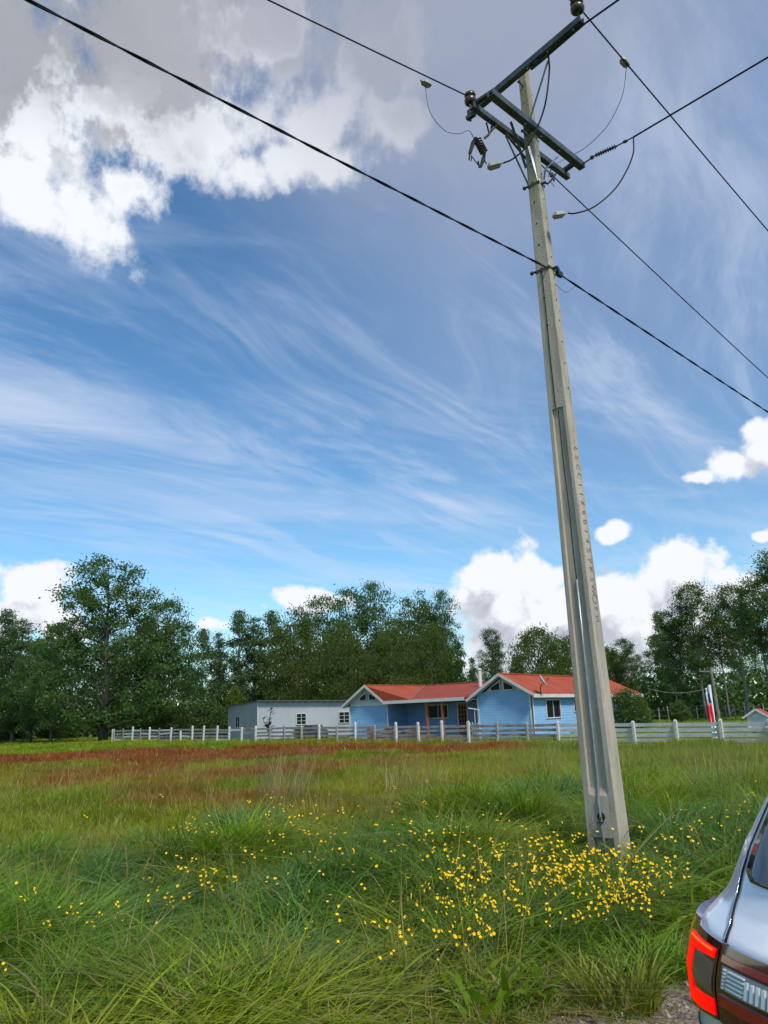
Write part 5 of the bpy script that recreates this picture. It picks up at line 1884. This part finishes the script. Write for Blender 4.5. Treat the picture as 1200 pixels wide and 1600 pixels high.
def tree_mesh(kind, h, R, nclu, nleaf, lsize, csig, mleaf, mbark, seed, clear=0.12, profile=None, droop=0.0, tr=0.012, lean=0.0, flat=1.0, limbs=26):
    """returns trunk mesh, crown mesh.  profile(t) -> relative radius at relative crown height t"""
    r = np.random.default_rng(seed)
    prof = profile or (lambda t: np.sqrt(np.clip(1 - (2 * t - 1) ** 2, 0, 1)))
    z0 = h * clear
    cl = []
    lob = r.normal(0, 1, (7, 3)); lob /= np.linalg.norm(lob, axis=1)[:, None]; lobr = r.uniform(.75, 1.18, 7)
    while len(cl) < nclu:
        t = r.uniform(0, 1); a = r.uniform(0, 2 * np.pi); q = r.uniform(0, 1) ** 0.42
        d = np.array([math.cos(a), math.sin(a), (t - .5) * 1.5]); d /= np.linalg.norm(d)
        k = lobr[np.argmax(lob @ d)]
        rr = R * float(prof(np.array(t))) * k * q
        if r.uniform() > 0.25 + 0.75 * float(prof(np.array(t))): continue
        z = z0 + (h - z0) * t * (1 if t < .8 else (0.9 + .1 * k))
        cl.append((rr * math.cos(a) + lean * z, rr * math.sin(a) * flat, z))
    cl = np.array(cl)
    N = nclu * nleaf
    ci = np.repeat(np.arange(nclu), nleaf)
    sg = csig * r.uniform(.6, 1.35, nclu)[ci][:, None]
    P_ = cl[ci] + r.normal(0, 1, (N, 3)) * sg * np.array([1, 1, .62])
    P_[:, 2] -= droop * np.abs(r.normal(0, 1, N)) * csig * 2.2
    P_ = P_[P_[:, 2] > 0.3]; N = len(P_)
    nrm = r.normal(0, 1, (N, 3)); nrm[:, 2] += .5; nrm /= np.linalg.norm(nrm, axis=1)[:, None]
    t1 = np.cross(nrm, r.normal(0, 1, (N, 3))); t1 /= np.linalg.norm(t1, axis=1)[:, None]; t2 = np.cross(nrm, t1)
    if droop:
        t1 = t1 * .5 + np.array([0, 0, -1.0]); t1 /= np.linalg.norm(t1, axis=1)[:, None]; t2 = np.cross(nrm, t1)
    s = lsize * r.uniform(.55, 1.25, N)[:, None]
    V = np.stack([P_ - t1 * s * .62, P_ + t2 * s * .34, P_ + t1 * s * .62, P_ - t2 * s * .34], 1).reshape(-1, 3)
    A = np.repeat(np.stack([r.uniform(0, 1, N) * .6 + .4 * r.uniform(0, 1, nclu)[np.minimum(ci[:N], nclu - 1)], np.zeros(N), np.zeros(N)], -1), 4, 0)
    crown = mesh_np('crown', V, np.arange(N * 4).reshape(-1, 4), {'leaf': A}, mleaf)
    mb = MB()
    r0 = h * tr
    top = h * .86
    pts = []; wob = r.normal(0, .012 * h, (8, 2))
    for i, tt in enumerate(np.linspace(0, 1, 8)):
        z = -0.3 + (top + .3) * tt
        pts.append((lean * max(z, 0) + wob[i, 0] * tt, wob[i, 1] * tt, z))
    mb.tube(pts, [r0 * (1.35 if i == 0 else 1.05 - tt * .9) + .01 for i, tt in enumerate(np.linspace(0, 1, 8))], 7)
    for k in r.choice(nclu, min(limbs, nclu), replace=False):
        c_ = cl[k]
        zb = max(h * clear * .75, min(c_[2] - (0.25 + .5 * r.uniform()) * h * .22, top * .95)); ft_ = zb / top
        x0_ = np.interp(zb, [p[2] for p in pts], [p[0] for p in pts]); y0_ = np.interp(zb, [p[2] for p in pts], [p[1] for p in pts])
        mid_ = (x0_ + (c_[0] - x0_) * .5, y0_ + (c_[1] - y0_) * .5, zb + (c_[2] - zb) * .62)
        rb = max(r0 * .38 * (1 - ft_ * .6), .02)
        mb.tube([(x0_, y0_, zb), mid_, tuple(c_)], [rb, rb * .6, rb * .22], 5, cap=False)
    tm = bpy.data.meshes.new('trunk'); tm.from_pydata(mb.v, [], mb.f); tm.materials.append(mbark); tm.shade_smooth()
    return tm, crown, h, R


p_oak = lambda t: np.interp(t, [0, .12, .3, .55, .8, .93, 1], [.55, .85, 1.0, .9, .68, .42, .12])
p_pop = lambda t: np.interp(t, [0, .1, .3, .6, .85, 1], [.6, .9, 1.0, .85, .55, .12])
p_bir = lambda t: np.interp(t, [0, .15, .4, .65, .85, .95, 1], [.85, 1.0, 1.0, .9, .68, .4, .15])
p_euc = lambda t: np.interp(t, [0, .2, .45, .7, .9, 1], [.45, .8, 1.0, .95, .65, .15])
p_con = lambda t: np.interp(t, [0, .1, .5, 1], [.8, 1, .6, .05])
TK = {
    'big': tree_mesh('big', 16.0, 6.3, 235, 120, .215, .48, ML_OAK, M_BARK, 11, .10, p_oak, .0, .021, .015, limbs=90),
    'big2': tree_mesh('big2', 14.0, 5.0, 210, 110, .215, .46, ML_OAK, M_BARK, 12, .14, p_oak, .0, .018, limbs=60),
    'pop0': tree_mesh('pop', 14.0, 1.9, 150, 90, .185, .34, ML_POP, M_BARKP, 21, .07, p_pop, .0, .011, limbs=40),
    'pop1': tree_mesh('pop', 14.0, 1.7, 130, 90, .185, .33, ML_POP, M_BARKP, 22, .09, p_pop, .0, .011, limbs=40),
    'bir0': tree_mesh('bir', 15.0, 3.2, 270, 110, .20, .46, ML_BIR, M_BARKP, 31, .06, p_bir, .7, .011, limbs=40),
    'bir1': tree_mesh('bir', 15.0, 2.8, 230, 105, .20, .44, ML_BIR, M_BARKP, 32, .10, p_bir, .6, .011, limbs=40),
    'tal0': tree_mesh('tal', 16.0, 2.7, 135, 100, .20, .42, ML_OAK, M_BARK, 41, .16, p_bir, .2, .011, limbs=50),
    'euc0': tree_mesh('euc', 17.0, 3.0, 110, 110, .21, .50, ML_EUC, M_BARKP, 51, .34, p_euc, .0, .010, limbs=60),
    'euc1': tree_mesh('euc', 17.0, 2.6, 90, 105, .21, .48, ML_EUC, M_BARKP, 52, .42, p_euc, .0, .010, limbs=60),
    'rou0': tree_mesh('rou', 9.0, 4.0, 200, 100, .18, .42, ML_BIR, M_BARK, 61, .08, p_oak, .35, .013, limbs=40),
    'con0': tree_mesh('con', 10.0, 1.5, 120, 46, .22, .30, ML_OAK, M_BARK, 71, .10, p_con, .2, .010, limbs=30),
    'bus0': tree_mesh('bus', 2.6, 1.3, 110, 60, .14, .24, ML_YEL, M_BARK, 81, .03, p_oak, .0, .012, limbs=16),
    'bus1': tree_mesh('bus', 3.4, 1.6, 150, 60, .15, .28, ML_EUC, M_BARK, 82, .03, p_oak, .0, .012, limbs=16),
}


def tree(kind, px, ytop, Y, wscale, label, name='tree', group=None, cat='tree', rz=None):
    tm, cm, h, R = TK[kind]
    top = atY(px, ytop, Y)
    base = atY(px, 1145, Y)
    # the trunk foot stands under the top; lens tilt means it shows further right in the picture
    H_ = max(top.z, 1.0)
    x = top.x
    zs = H_ / h
    o = empty(name, (x, Y, 0), label, cat, group, rz if rz is not None else random.uniform(0, 6.28))
    o.scale = (zs * wscale, zs * wscale, zs)
    t_ = link('trunk', tm, o); c_ = link('crown', cm, o)
    return o


TG = 'trees of the wood behind the field'
TREES = [
    # kind, column of the top, row of the top, distance, width, label
    ('big', 176, 872, 66, 1.0, 'large dark spreading tree at the left end of the fence, the tallest on the left'),
    ('big2', 262, 940, 72, .80, 'dark broad tree just right of the large spreading tree'),
    ('big2', 92, 975, 76, .72, 'mid-height leafy tree just left of the large spreading tree'),
    ('pop0', 12, 955, 84, 1.1, 'poplar at the left edge of the photo'),
    ('pop1', 36, 957, 82, 1.15, 'second poplar from the left edge, with a pale airy top'),
    ('big2', 60, 1000, 80, .7, 'low round tree between the left poplars and the large spreading tree'),
    ('big2', -60, 950, 82, .9, 'broad tree just outside the left edge'),
    ('pop0', 318, 985, 84, 1.05, 'poplar right of the broad dark trees, lower than its neighbours'),
    ('pop1', 343, 980, 86, 1.0, 'slim poplar behind the left end of the grey shed'),
    ('pop0', 374, 957, 84, 1.1, 'tall poplar above the left corner of the grey shed'),
    ('pop1', 398, 955, 84, 1.1, 'tall poplar above the shed, left one of a close pair'),
    ('pop0', 424, 957, 84, 1.1, 'tall poplar above the shed, right one of a close pair'),
    ('bir0', 462, 950, 78, 1.15, 'olive weeping birch above the middle of the grey shed'),
    ('tal0', 506, 932, 82, 1.2, 'tall dark birch with a ragged top, left of the highest birch'),
    ('tal0', 545, 922, 80, 1.2, 'dark ragged birch left of the left gable'),
    ('tal0', 585, 911, 80, 1.0, 'highest birch with a narrow top above the left gable'),
    ('bir0', 535, 970, 74, 1.25, 'lower weeping birch in front of the ragged birches'),
    ('bir1', 608, 975, 74, 1.25, 'weeping birch right behind the left gable roof'),
    ('bir1', 652, 925, 82, 1.1, 'tall birch above the valley of the red roof'),
    ('tal0', 692, 924, 80, .75, 'narrow wispy birch standing high above the porch roof'),
    ('bir0', 670, 975, 76, 1.1, 'dense weeping birch low above the porch roof'),
    ('con0', 716, 1004, 74, .9, 'small pointed dark tree left of the chimney'),
    ('con0', 737, 1028, 72, .75, 'lowest pointed dark tree beside the chimney'),
    ('euc0', 766, 983, 84, .80, 'dark green tree just right of the chimney, behind the right gable'),
    ('rou0', 838, 980, 76, 1.05, 'round olive tree behind the ridge of the right wing'),
    ('rou0', 893, 990, 80, .8, 'round tree half hidden by the concrete pole'),
    ('euc0', 975, 998, 82, .9, 'dark rounded tree just right of the concrete pole'),
    ('rou0', 945, 1010, 84, .8, 'low bushy tree behind the right end of the red roof'),
    ('euc0', 1040, 955, 76, .75, 'bushy wood tree left of the tall pair on the right'),
    ('euc0', 1075, 912, 74, .9, 'tall tree with a domed crown above the flag pole'),
    ('euc1', 1112, 925, 76, .85, 'slim tree behind the distant power pole'),
    ('euc0', 1140, 915, 72, .9, 'tall open tree with bare lower trunk right of the flag pole'),
    ('euc1', 1172, 890, 66, .9, 'tall bare-stemmed tree above the small hut'),
    ('euc0', 1212, 862, 62, 1.0, 'tallest tree at the right edge, partly outside the photo'),
    ('euc1', 1270, 880, 62, 1.0, 'tall tree just outside the right edge'),
    ('euc0', 1350, 900, 62, 1.0, 'tall tree further outside the right edge'),
]
for (k, px, yt, Y, ws, lab) in TREES:
    tree(k, px, yt, Y, ws, lab, {'pop': 'poplar_tree', 'bir': 'birch_tree', 'tal': 'birch_tree', 'con': 'conifer_tree'}.get(k[:3], 'broadleaf_tree'), TG)
r_ = random.Random(5)
for i, px in enumerate(range(-130, 1420, 36)):
    # the second and third rows, which close the wood
    if 700 < px < 745: yt = 1045
    elif 740 <= px < 1000: yt = r_.uniform(1010, 1035)
    elif px >= 1000: yt = r_.uniform(945, 990)
    elif 300 < px < 450: yt = r_.uniform(1000, 1040)
    elif px < 130: yt = r_.uniform(985, 1015)
    else: yt = r_.uniform(960, 1010)
    tree(r_.choice(('pop0', 'euc0', 'bir1', 'big2', 'tal0') if not 300 < px < 450 else ('pop0', 'pop1')), px + r_.uniform(-8, 8), yt, r_.uniform(90, 104), r_.uniform(.75, 1.1),
         'tree in the dark rows deeper in the wood', 'wood_tree', 'trees deeper in the wood', 'tree', r_.uniform(0, 6.28))


# dark undergrowth that closes the foot of the wood
def undergrowth():
    n = 60000
    r = np.random.default_rng(9)
    x = r.uniform(-75, 75, n); y = 92 + 14 * r.uniform(0, 1, n) - 0.0 * x
    y = y - 16 * sstep(x, 12, 30)
    hmax = 2.0 + 3.6 * fbm(x, y, 7, 5)
    z = hmax * r.uniform(0, 1, n)
    P_ = np.stack([x, y, z], -1)
    nrm = r.normal(0, 1, (n, 3)); nrm /= np.linalg.norm(nrm, axis=1)[:, None]
    t1 = np.cross(nrm, r.normal(0, 1, (n, 3))); t1 /= np.linalg.norm(t1, axis=1)[:, None]; t2 = np.cross(nrm, t1)
    s = r.uniform(.25, .6, n)[:, None]
    V = np.stack([P_ - t1 * s * .5, P_ + t2 * s * .4, P_ + t1 * s * .5, P_ - t2 * s * .4], 1).reshape(-1, 3)
    A = np.repeat(np.stack([r.uniform(0, 1, n), np.zeros(n), np.zeros(n)], -1), 4, 0)
    tag(link('undergrowth', mesh_np('undergrowth', V, np.arange(n * 4).reshape(-1, 4), {'leaf': A}, ML_OAK)), 'dark undergrowth at the foot of the wood', kind='stuff')


undergrowth()
SG = 'shrubs and young trees by the buildings'
for (k, px, yt, Y, ws, lab, nm) in (
        ('bus1', 975, 1078, 50, 1.0, 'dense green shrub covering the right end of the blue house', 'shrub'),
        ('bus0', 998, 1090, 50, .7, 'smaller yellow-green shrub at the roof corner of the blue house', 'shrub'),
        ('bus0', 366, 1078, 70, .55, 'bright young poplar beside the left end of the shed', 'young_tree'),
        ('bus1', 325, 1095, 72, 1.1, 'bushy green sapling left of the grey shed', 'shrub'),
        ('bus1', 345, 1105, 70, .8, 'low shrub between the sapling and the shed corner', 'shrub'),
        ('bus1', 265, 1110, 72, 1.2, 'dark low shrub behind the left part of the fence', 'shrub'),
        ('bus1', 95, 1105, 84, 1.3, 'dark shrub under the trees at the left', 'shrub'),
        ('bus1', 20, 1110, 88, 1.3, 'dark shrub at the left edge under the poplars', 'shrub'),
        ('bus0', 470, 1142, 47, 1.0, 'low tuft of shrub at the fence foot in front of the shed', 'shrub'),
        ('bus1', 1060, 1095, 66, 1.0, 'olive shrub in the shade left of the flag', 'shrub')):
    tree(k, px, yt, Y, ws, lab, nm, SG, 'shrub' if nm == 'shrub' else 'young tree')
# the upright plant with large leaves in front of the shed
pb_ = atY(421, 1140, 54); pb_.z = 0
pl = empty('large_leaf_plant', pb_, 'upright bright green plant with big leaves in front of the grey shed', 'plant')
mb = MB(); mb.tube([pb_ + Vector((0, 0, -.1)), pb_ + Vector((-.05, 0, 1.1)), pb_ + Vector((.12, 0, 2.2))], [.05, .04, .02], 6); mb.tube([pb_ + Vector((-.03, 0, .7)), pb_ + Vector((-.45, 0, 1.5))], [.035, .015], 6)
mb.build('stem', M_BARK, pl)
M_BL = mat('big_leaf_green', rough=0.5, fn=f_tuss((0.07, 0.15, 0.035)))
rr = random.Random(4)
for k in range(46):
    t_ = rr.uniform(.25, 1); br = rr.random() < .3
    c_ = pb_ + (Vector((-.03 - .42 * t_, 0, .7 + .85 * t_)) if br else Vector((.12 * t_, 0, 2.25 * t_)))
    a_ = rr.uniform(0, 6.28); d_ = Vector((math.cos(a_), math.sin(a_), rr.uniform(.0, .9))).normalized(); s_ = d_.cross(Vector((0, 0, 1))).normalized(); L = rr.uniform(.3, .5)
    mb = MB(); mb.add([c_, c_ + d_ * L * .5 - s_ * .09 + Vector((0, 0, .03)), c_ + d_ * L - Vector((0, 0, .07)), c_ + d_ * L * .5 + s_ * .09 + Vector((0, 0, .03)), c_ + d_ * L * .5], [(0, 1, 4), (1, 2, 4), (2, 3, 4), (3, 0, 4)])
    mb.build('leaf', M_BL, pl)


# ------------------------------------------------------------------ the silver car, rear left corner in view
TH = math.radians(60)
CH = Vector((math.sin(TH), math.cos(TH), 0)); CL = Vector((-math.cos(TH), math.sin(TH), 0))
CO = Vector((0.962, 1.655, 0))
ZRr = [(.25, .16), (.4, .06), (.55, .0), (.72, .0), (.80, .03), (.86, .045), (.92, .05), (1.0, .045), (1.1, .06), (1.15, .085), (1.2, .125), (1.3, .185), (1.45, .30), (1.58, .46), (1.63, .62), (1.66, .85), (1.68, 1.3)]
ZWw = [(.25, .80), (.4, .87), (.55, .90), (.72, .90), (.80, .89), (.92, .90), (1.0, .895), (1.06, .875), (1.1, .85), (1.14, .805), (1.18, .782), (1.3, .752), (1.45, .71), (1.58, .65), (1.63, .60), (1.66, .50), (1.68, .3)]
ZFf = [(.25, 4.22), (.4, 4.34), (.6, 4.38), (.8, 4.34), (.92, 4.15), (.97, 3.85), (1.02, 3.5), (1.06, 3.25), (1.2, 3.02), (1.45, 2.62), (1.58, 2.35), (1.63, 2.15), (1.66, 1.95), (1.68, 1.6)]
NN, LC = 2.6, .75


def itp(T, z): return float(np.interp(z, [a for a, b in T], [b for a, b in T]))


def car_pt(q, z, off=0.0):
    """q 0..1 across the rear (left positive), beyond 1 the side, in metres forward; off = outwards"""
    def raw(q, z):
        sg = 1 if q >= 0 else -1; a = abs(q); w = itp(ZWw, z); r0 = itp(ZRr, z); fr = itp(ZFf, z)
        lcc = min(LC, (fr - r0) * .45)
        if a <= 1: lo = r0 + lcc * (1 - (1 - min(a, 1) ** NN) ** (1 / NN)); return CO + CH * lo + CL * (sg * a * w) + Vector((0, 0, z))
        lo = r0 + lcc + (a - 1)
        return CO + CH * min(lo, fr - lcc) + CL * (sg * w) + Vector((0, 0, z))
    p = raw(q, z)
    if off:
        e = 1e-3
        q1, q0 = (q + e, q - e)
        if abs(q) <= 1 and abs(q) > .985: q1, q0 = (.985 + e) * np.sign(q), (.985 - e) * np.sign(q)
        du = raw(q1, z) - raw(q0, z); dv = raw(q, z + 4 * e) - raw(q, z - 4 * e)
        n = du.cross(dv).normalized()
        ctr = CO + CH * 2.2 + Vector((0, 0, z)); 
        if n.dot(p - ctr) < 0: n = -n
        p = p + n * off
    return p


car = empty('parked_car', CO, 'silver-grey hatchback seen at its rear left corner with a glowing red tail lamp', 'car')
M_PAINT = mat('silver_blue_paint', (0.62, 0.66, 0.70), 0.38, 0.15, coat=1.0)
M_CGLASS = mat('car_glass', (0.01, 0.012, 0.018), 0.04, 0.0, coat=0.5)
M_LDARK = mat('lamp_dark_red', (0.08, 0.004, 0.014), 0.08, coat=1.0)
M_LRED = mat('lamp_red_band', (0.34, 0.006, 0.016), 0.12, coat=1.0)
M_LED = mat('lamp_lit_red', (0.2, 0.0, 0.0), 0.35, emit=((1.0, 0.002, 0.001), 0.72), spec=0.1)
M_LEDH = mat('lamp_lit_core', (0.8, 0.1, 0.02), 0.3, emit=((1.0, 0.09, 0.01), 1.1), spec=0.1)
M_SMOKE = mat('lamp_smoked_panel', (0.16, 0.10, 0.09), 0.25, coat=0.6)
M_CLEAR = mat('lamp_clear_reflector', (0.85, 0.88, 0.9), 0.3, 0.3)
M_CLEARD = mat('lamp_clear_shade', (0.30, 0.32, 0.34), 0.2, 0.3, coat=1)
M_TRIMB = mat('black_car_trim', (0.02, 0.02, 0.022), 0.5)
M_GAP = mat('shut_line', (0.006, 0.006, 0.007), 0.9)
M_CHROME = mat('bright_edge', (0.75, 0.77, 0.8), 0.12, 1.0)


def car_body():
    zs = sorted(set([.25, .32] + [z for z, _ in ZRr] + list(np.arange(.4, 1.68, .03)) + [1.08, 1.12, 1.17, 1.67]))
    rows = []
    for z in zs:
        row = []
        w = itp(ZWw, z); r0 = itp(ZRr, z); fr = itp(ZFf, z); lcc = min(LC, (fr - r0) * .45)
        qs = np.concatenate([np.linspace(-.8, .8, 25), [.84, .87, .9, .925, .95, .97, .985, .995, 1.0]])
        rear = [CO + CH * (r0 + lcc * (1 - (1 - abs(q) ** NN) ** (1 / NN))) + CL * (q * w) + Vector((0, 0, z)) for q in np.concatenate([-qs[:24:-1], qs])]
        lf = np.linspace(r0 + lcc, fr - lcc, 16)[1:-1]
        left = [CO + CH * l + CL * w + Vector((0, 0, z)) for l in lf]
        front = [CO + CH * (fr - lcc * (1 - (1 - abs(q) ** NN) ** (1 / NN))) + CL * (q * w) + Vector((0, 0, z)) for q in np.concatenate([-qs[:24:-1], qs])[::-1]]
        right = [CO + CH * l - CL * w + Vector((0, 0, z)) for l in lf[::-1]]
        rows.append(rear + left + front + right)
    n = len(rows[0]); V = [p for r in rows for p in r]; Fc = []
    for i in range(len(rows) - 1):
        for k in range(n):
            k2 = (k + 1) % n; Fc.append((i * n + k2, i * n + k, (i + 1) * n + k, (i + 1) * n + k2))
    Fc.append(tuple(range(n))); Fc.append(tuple((len(rows) - 1) * n + k for k in range(n))[::-1])
    mb = MB(); mb.add(V, Fc); o = mb.build('body', M_PAINT, car, True)
    return o


body = car_body()


def patch(name, q0, q1, zlo, zhi, m, off, par=None, nq=24, nz=6, th=0.012, sides=(1,), smooth=True):
    """a shell laid on the body between q0..q1 and the height curves zlo(q)..zhi(q), with closed rims"""
    f0 = zlo if callable(zlo) else (lambda q: zlo); f1 = zhi if callable(zhi) else (lambda q: zhi)
    out = None
    for sg in sides:
        V = []; Fc = []
        for lay in (off, off - th):
            for i in range(nq + 1):
                q = q0 + (q1 - q0) * i / nq
                for j in range(nz + 1):
                    V.append(car_pt(sg * q, f0(q) + (f1(q) - f0(q)) * j / nz, lay))
        w = nz + 1; N1 = (nq + 1) * w
        for i in range(nq):
            for j in range(nz):
                a = i * w + j; Fc.append((a, a + w, a + w + 1, a + 1)); Fc.append((N1 + a, N1 + a + 1, N1 + a + w + 1, N1 + a + w))
        for i in range(nq):
            for j in (0, nz): a = i * w + j; Fc.append((a, a + w, N1 + a + w, N1 + a))
        for j in range(nz):
            for i in (0, nq): a = i * w + j; Fc.append((a, a + 1, N1 + a + 1, N1 + a))
        mb = MB(); mb.add(V, Fc); o = mb.build(name, m, par or car, smooth)
        if smooth: auto_smooth(o, 50)
        if sg == 1 or out is None: out = o
    return out


L_ = lambda *pts: (lambda q: float(np.interp(q, [p[0] for p in pts], [p[1] for p in pts])))
tl = []
for sg in (1, -1):
    S = (sg,)
    # on the quarter panel: dark red housing wrapping round the corner
    lamp = patch('tail_lamp', .60, 1.16, L_((.60, .925), (.75, .905), (.9, .875), (1.16, .93)), L_((.60, 1.098), (.78, 1.099), (.9, 1.099), (1.16, 1.085)), M_LDARK, .018, None, 34, 8, .03, S)
    patch('light_strip', .612, .786, L_((.61, 1.060), (.80, 1.046), (.845, 1.04)), L_((.61, 1.081), (.80, 1.077), (.845, 1.068)), M_LED, .0215, lamp, 24, 4, .012, S)
    patch('light_core', .625, .775, L_((.62, 1.072), (.83, 1.066)), L_((.62, 1.0775), (.83, 1.0705)), M_LEDH, .0235, lamp, 20, 1, .006, S)
    patch('light_strip', .738, .786, L_((.77, .925), (.84, .93)), L_((.77, 1.050), (.80, 1.0455), (.84, 1.039)), M_LED, .0215, lamp, 12, 8, .012, S)
    patch('light_strip', .607, .786, L_((.60, .936), (.70, .922), (.80, .912), (.84, .912)), L_((.607, .972), (.70, .962), (.775, .956), (.782, .924), (.84, .929)), M_LED, .0217, lamp, 24, 4, .012, S)
    patch('smoked_panel', .612, .732, .982, 1.048, M_SMOKE, .0205, lamp, 12, 4, .01, S)
    # on the tailgate: darker band, clear reverse lamp, red band
    tg_ = patch('tailgate_lamp', .12, .592, L_((.12, .905), (.4, .915), (.592, .925)), 1.098, M_LDARK, .018, None, 26, 8, .03, S)
    patch('red_band', .14, .575, 1.062, 1.078, M_LRED, .022, tg_, 20, 2, .01, S)
    patch('red_band', .14, .575, .968, .995, M_LRED, .023, tg_, 20, 3, .01, S)
    rv = patch('reverse_lamp', .20, .565, 1.004, 1.056, M_CLEARD, .022, tg_, 20, 4, .01, S)
    for k in range(5): patch('reflector_rib', .47, .535, 1.010 + k * .0095, 1.0135 + k * .0095, M_CLEAR, .027, tg_, 6, 1, .006, S)
    for k in range(12): patch('reflector_rib', .455 - k * .020, .465 - k * .020, 1.008, 1.046, M_CLEAR, .027, tg_, 1, 3, .006, S)
    for k in range(6): patch('reflector_stud', .545, .553, 1.008 + k * .008, 1.012 + k * .008, M_CLEAR, .027, tg_, 1, 1, .006, S)
    # shut line between tailgate and quarter panel
    patch('shut_line', .5945, .600, .60, 1.10, M_GAP, .0025, None, 1, 14, .006, S)


def shut(sg):
    qf = L_((1.10, .612), (1.14, .645), (1.18, .690), (1.24, .722), (1.35, .742), (1.55, .765))
    V = []; Fc = []; W = []; G = []
    zs = np.linspace(1.10, 1.60, 40)
    for z in zs:
        q = qf(z); V += [car_pt(sg * (q - .004), z, .002), car_pt(sg * (q + .004), z, .002)]
        W += [car_pt(sg * (q + .005), z, .003), car_pt(sg * (q + .013), z, .003)]
    Fc = [(2 * i, 2 * i + 1, 2 * i + 3, 2 * i + 2) for i in range(len(zs) - 1)]
    for (X, m, nme) in ((V, M_GAP, 'shut_line'), (W, M_CHROME, 'panel_edge')):
        mb = MB(); mb.add(X, Fc); o = mb.build(nme, m, car, True)
        s_ = o.modifiers.new('t', 'SOLIDIFY'); s_.thickness = .003; s_.offset = 0
    return qf


for sg in (1, -1): shut(sg)
# rear window
wq = L_((1.22, .60), (1.25, .685), (1.4, .70), (1.56, .68))
V = []; Fc = []
zs = np.concatenate([np.linspace(1.232, 1.26, 5), np.linspace(1.29, 1.57, 12)]); nu = 31
for z in zs:
    for i in range(nu):
        u = -1 + 2 * i / (nu - 1); V.append(car_pt(u * wq(z), z - .0 * u, .004))
Fc = [(a * nu + i, a * nu + i + 1, (a + 1) * nu + i + 1, (a + 1) * nu + i) for a in range(len(zs) - 1) for i in range(nu - 1)]
mb = MB(); mb.add(V, Fc); o = mb.build('rear_window', M_CGLASS, car, True); s_ = o.modifiers.new('t', 'SOLIDIFY'); s_.thickness = .006; s_.offset = 0
# side glass, sills, wheels, bumper, plate recess
for sg in (1, -1):
    patch('side_window', 1.12, 2.35, 1.16, L_((1.1, 1.50), (1.7, 1.56), (2.35, 1.48)), M_CGLASS, .004, None, 18, 6, .01, (sg,))
    patch('wheel_arch_trim', 1.0, 3.4, .26, .34, M_TRIMB, .012, None, 20, 2, .02, (sg,))
patch('bumper_trim', -.97, .97, .26, .52, M_TRIMB, .010, None, 60, 3, .02)
patch('bumper_shut_line', -.94, .94, .842, .848, M_GAP, .0025, None, 60, 1, .006)
patch('number_plate', -.29, .29, .68, .79, M_WHITE, .012, None, 10, 2, .014)
ws = MB()
patch('windscreen', 0, 0.001, 1.2, 1.21, M_CGLASS, -.02, None, 1, 1)
for lo in (.88, 3.45):
    for sg in (1, -1):
        c = CO + CH * lo + CL * (sg * .79) + Vector((0, 0, .335))
        wv = MB().lathe([(.20, -.11), (.31, -.11), (.335, -.08), (.335, .08), (.31, .115), (.22, .118), (.21, .10)], c, CL * sg, 28).build('wheel', M_BLACK, car, True)
        auto_smooth(wv, 40)
        rm = MB().lathe([(.05, .10), (.06, .125), (.05, .13)], c, CL * sg, 12)
        for k in range(5):
            a_ = k * 2 * math.pi / 5; d_ = CH * math.cos(a_) + Vector((0, 0, math.sin(a_)))
            rm.bar(c + CL * sg * .118 + d_ * .03, c + CL * sg * .112 + d_ * .215, .05, .02, side=d_.cross(CL))
        rm.build('rim', M_CHROME, wv)
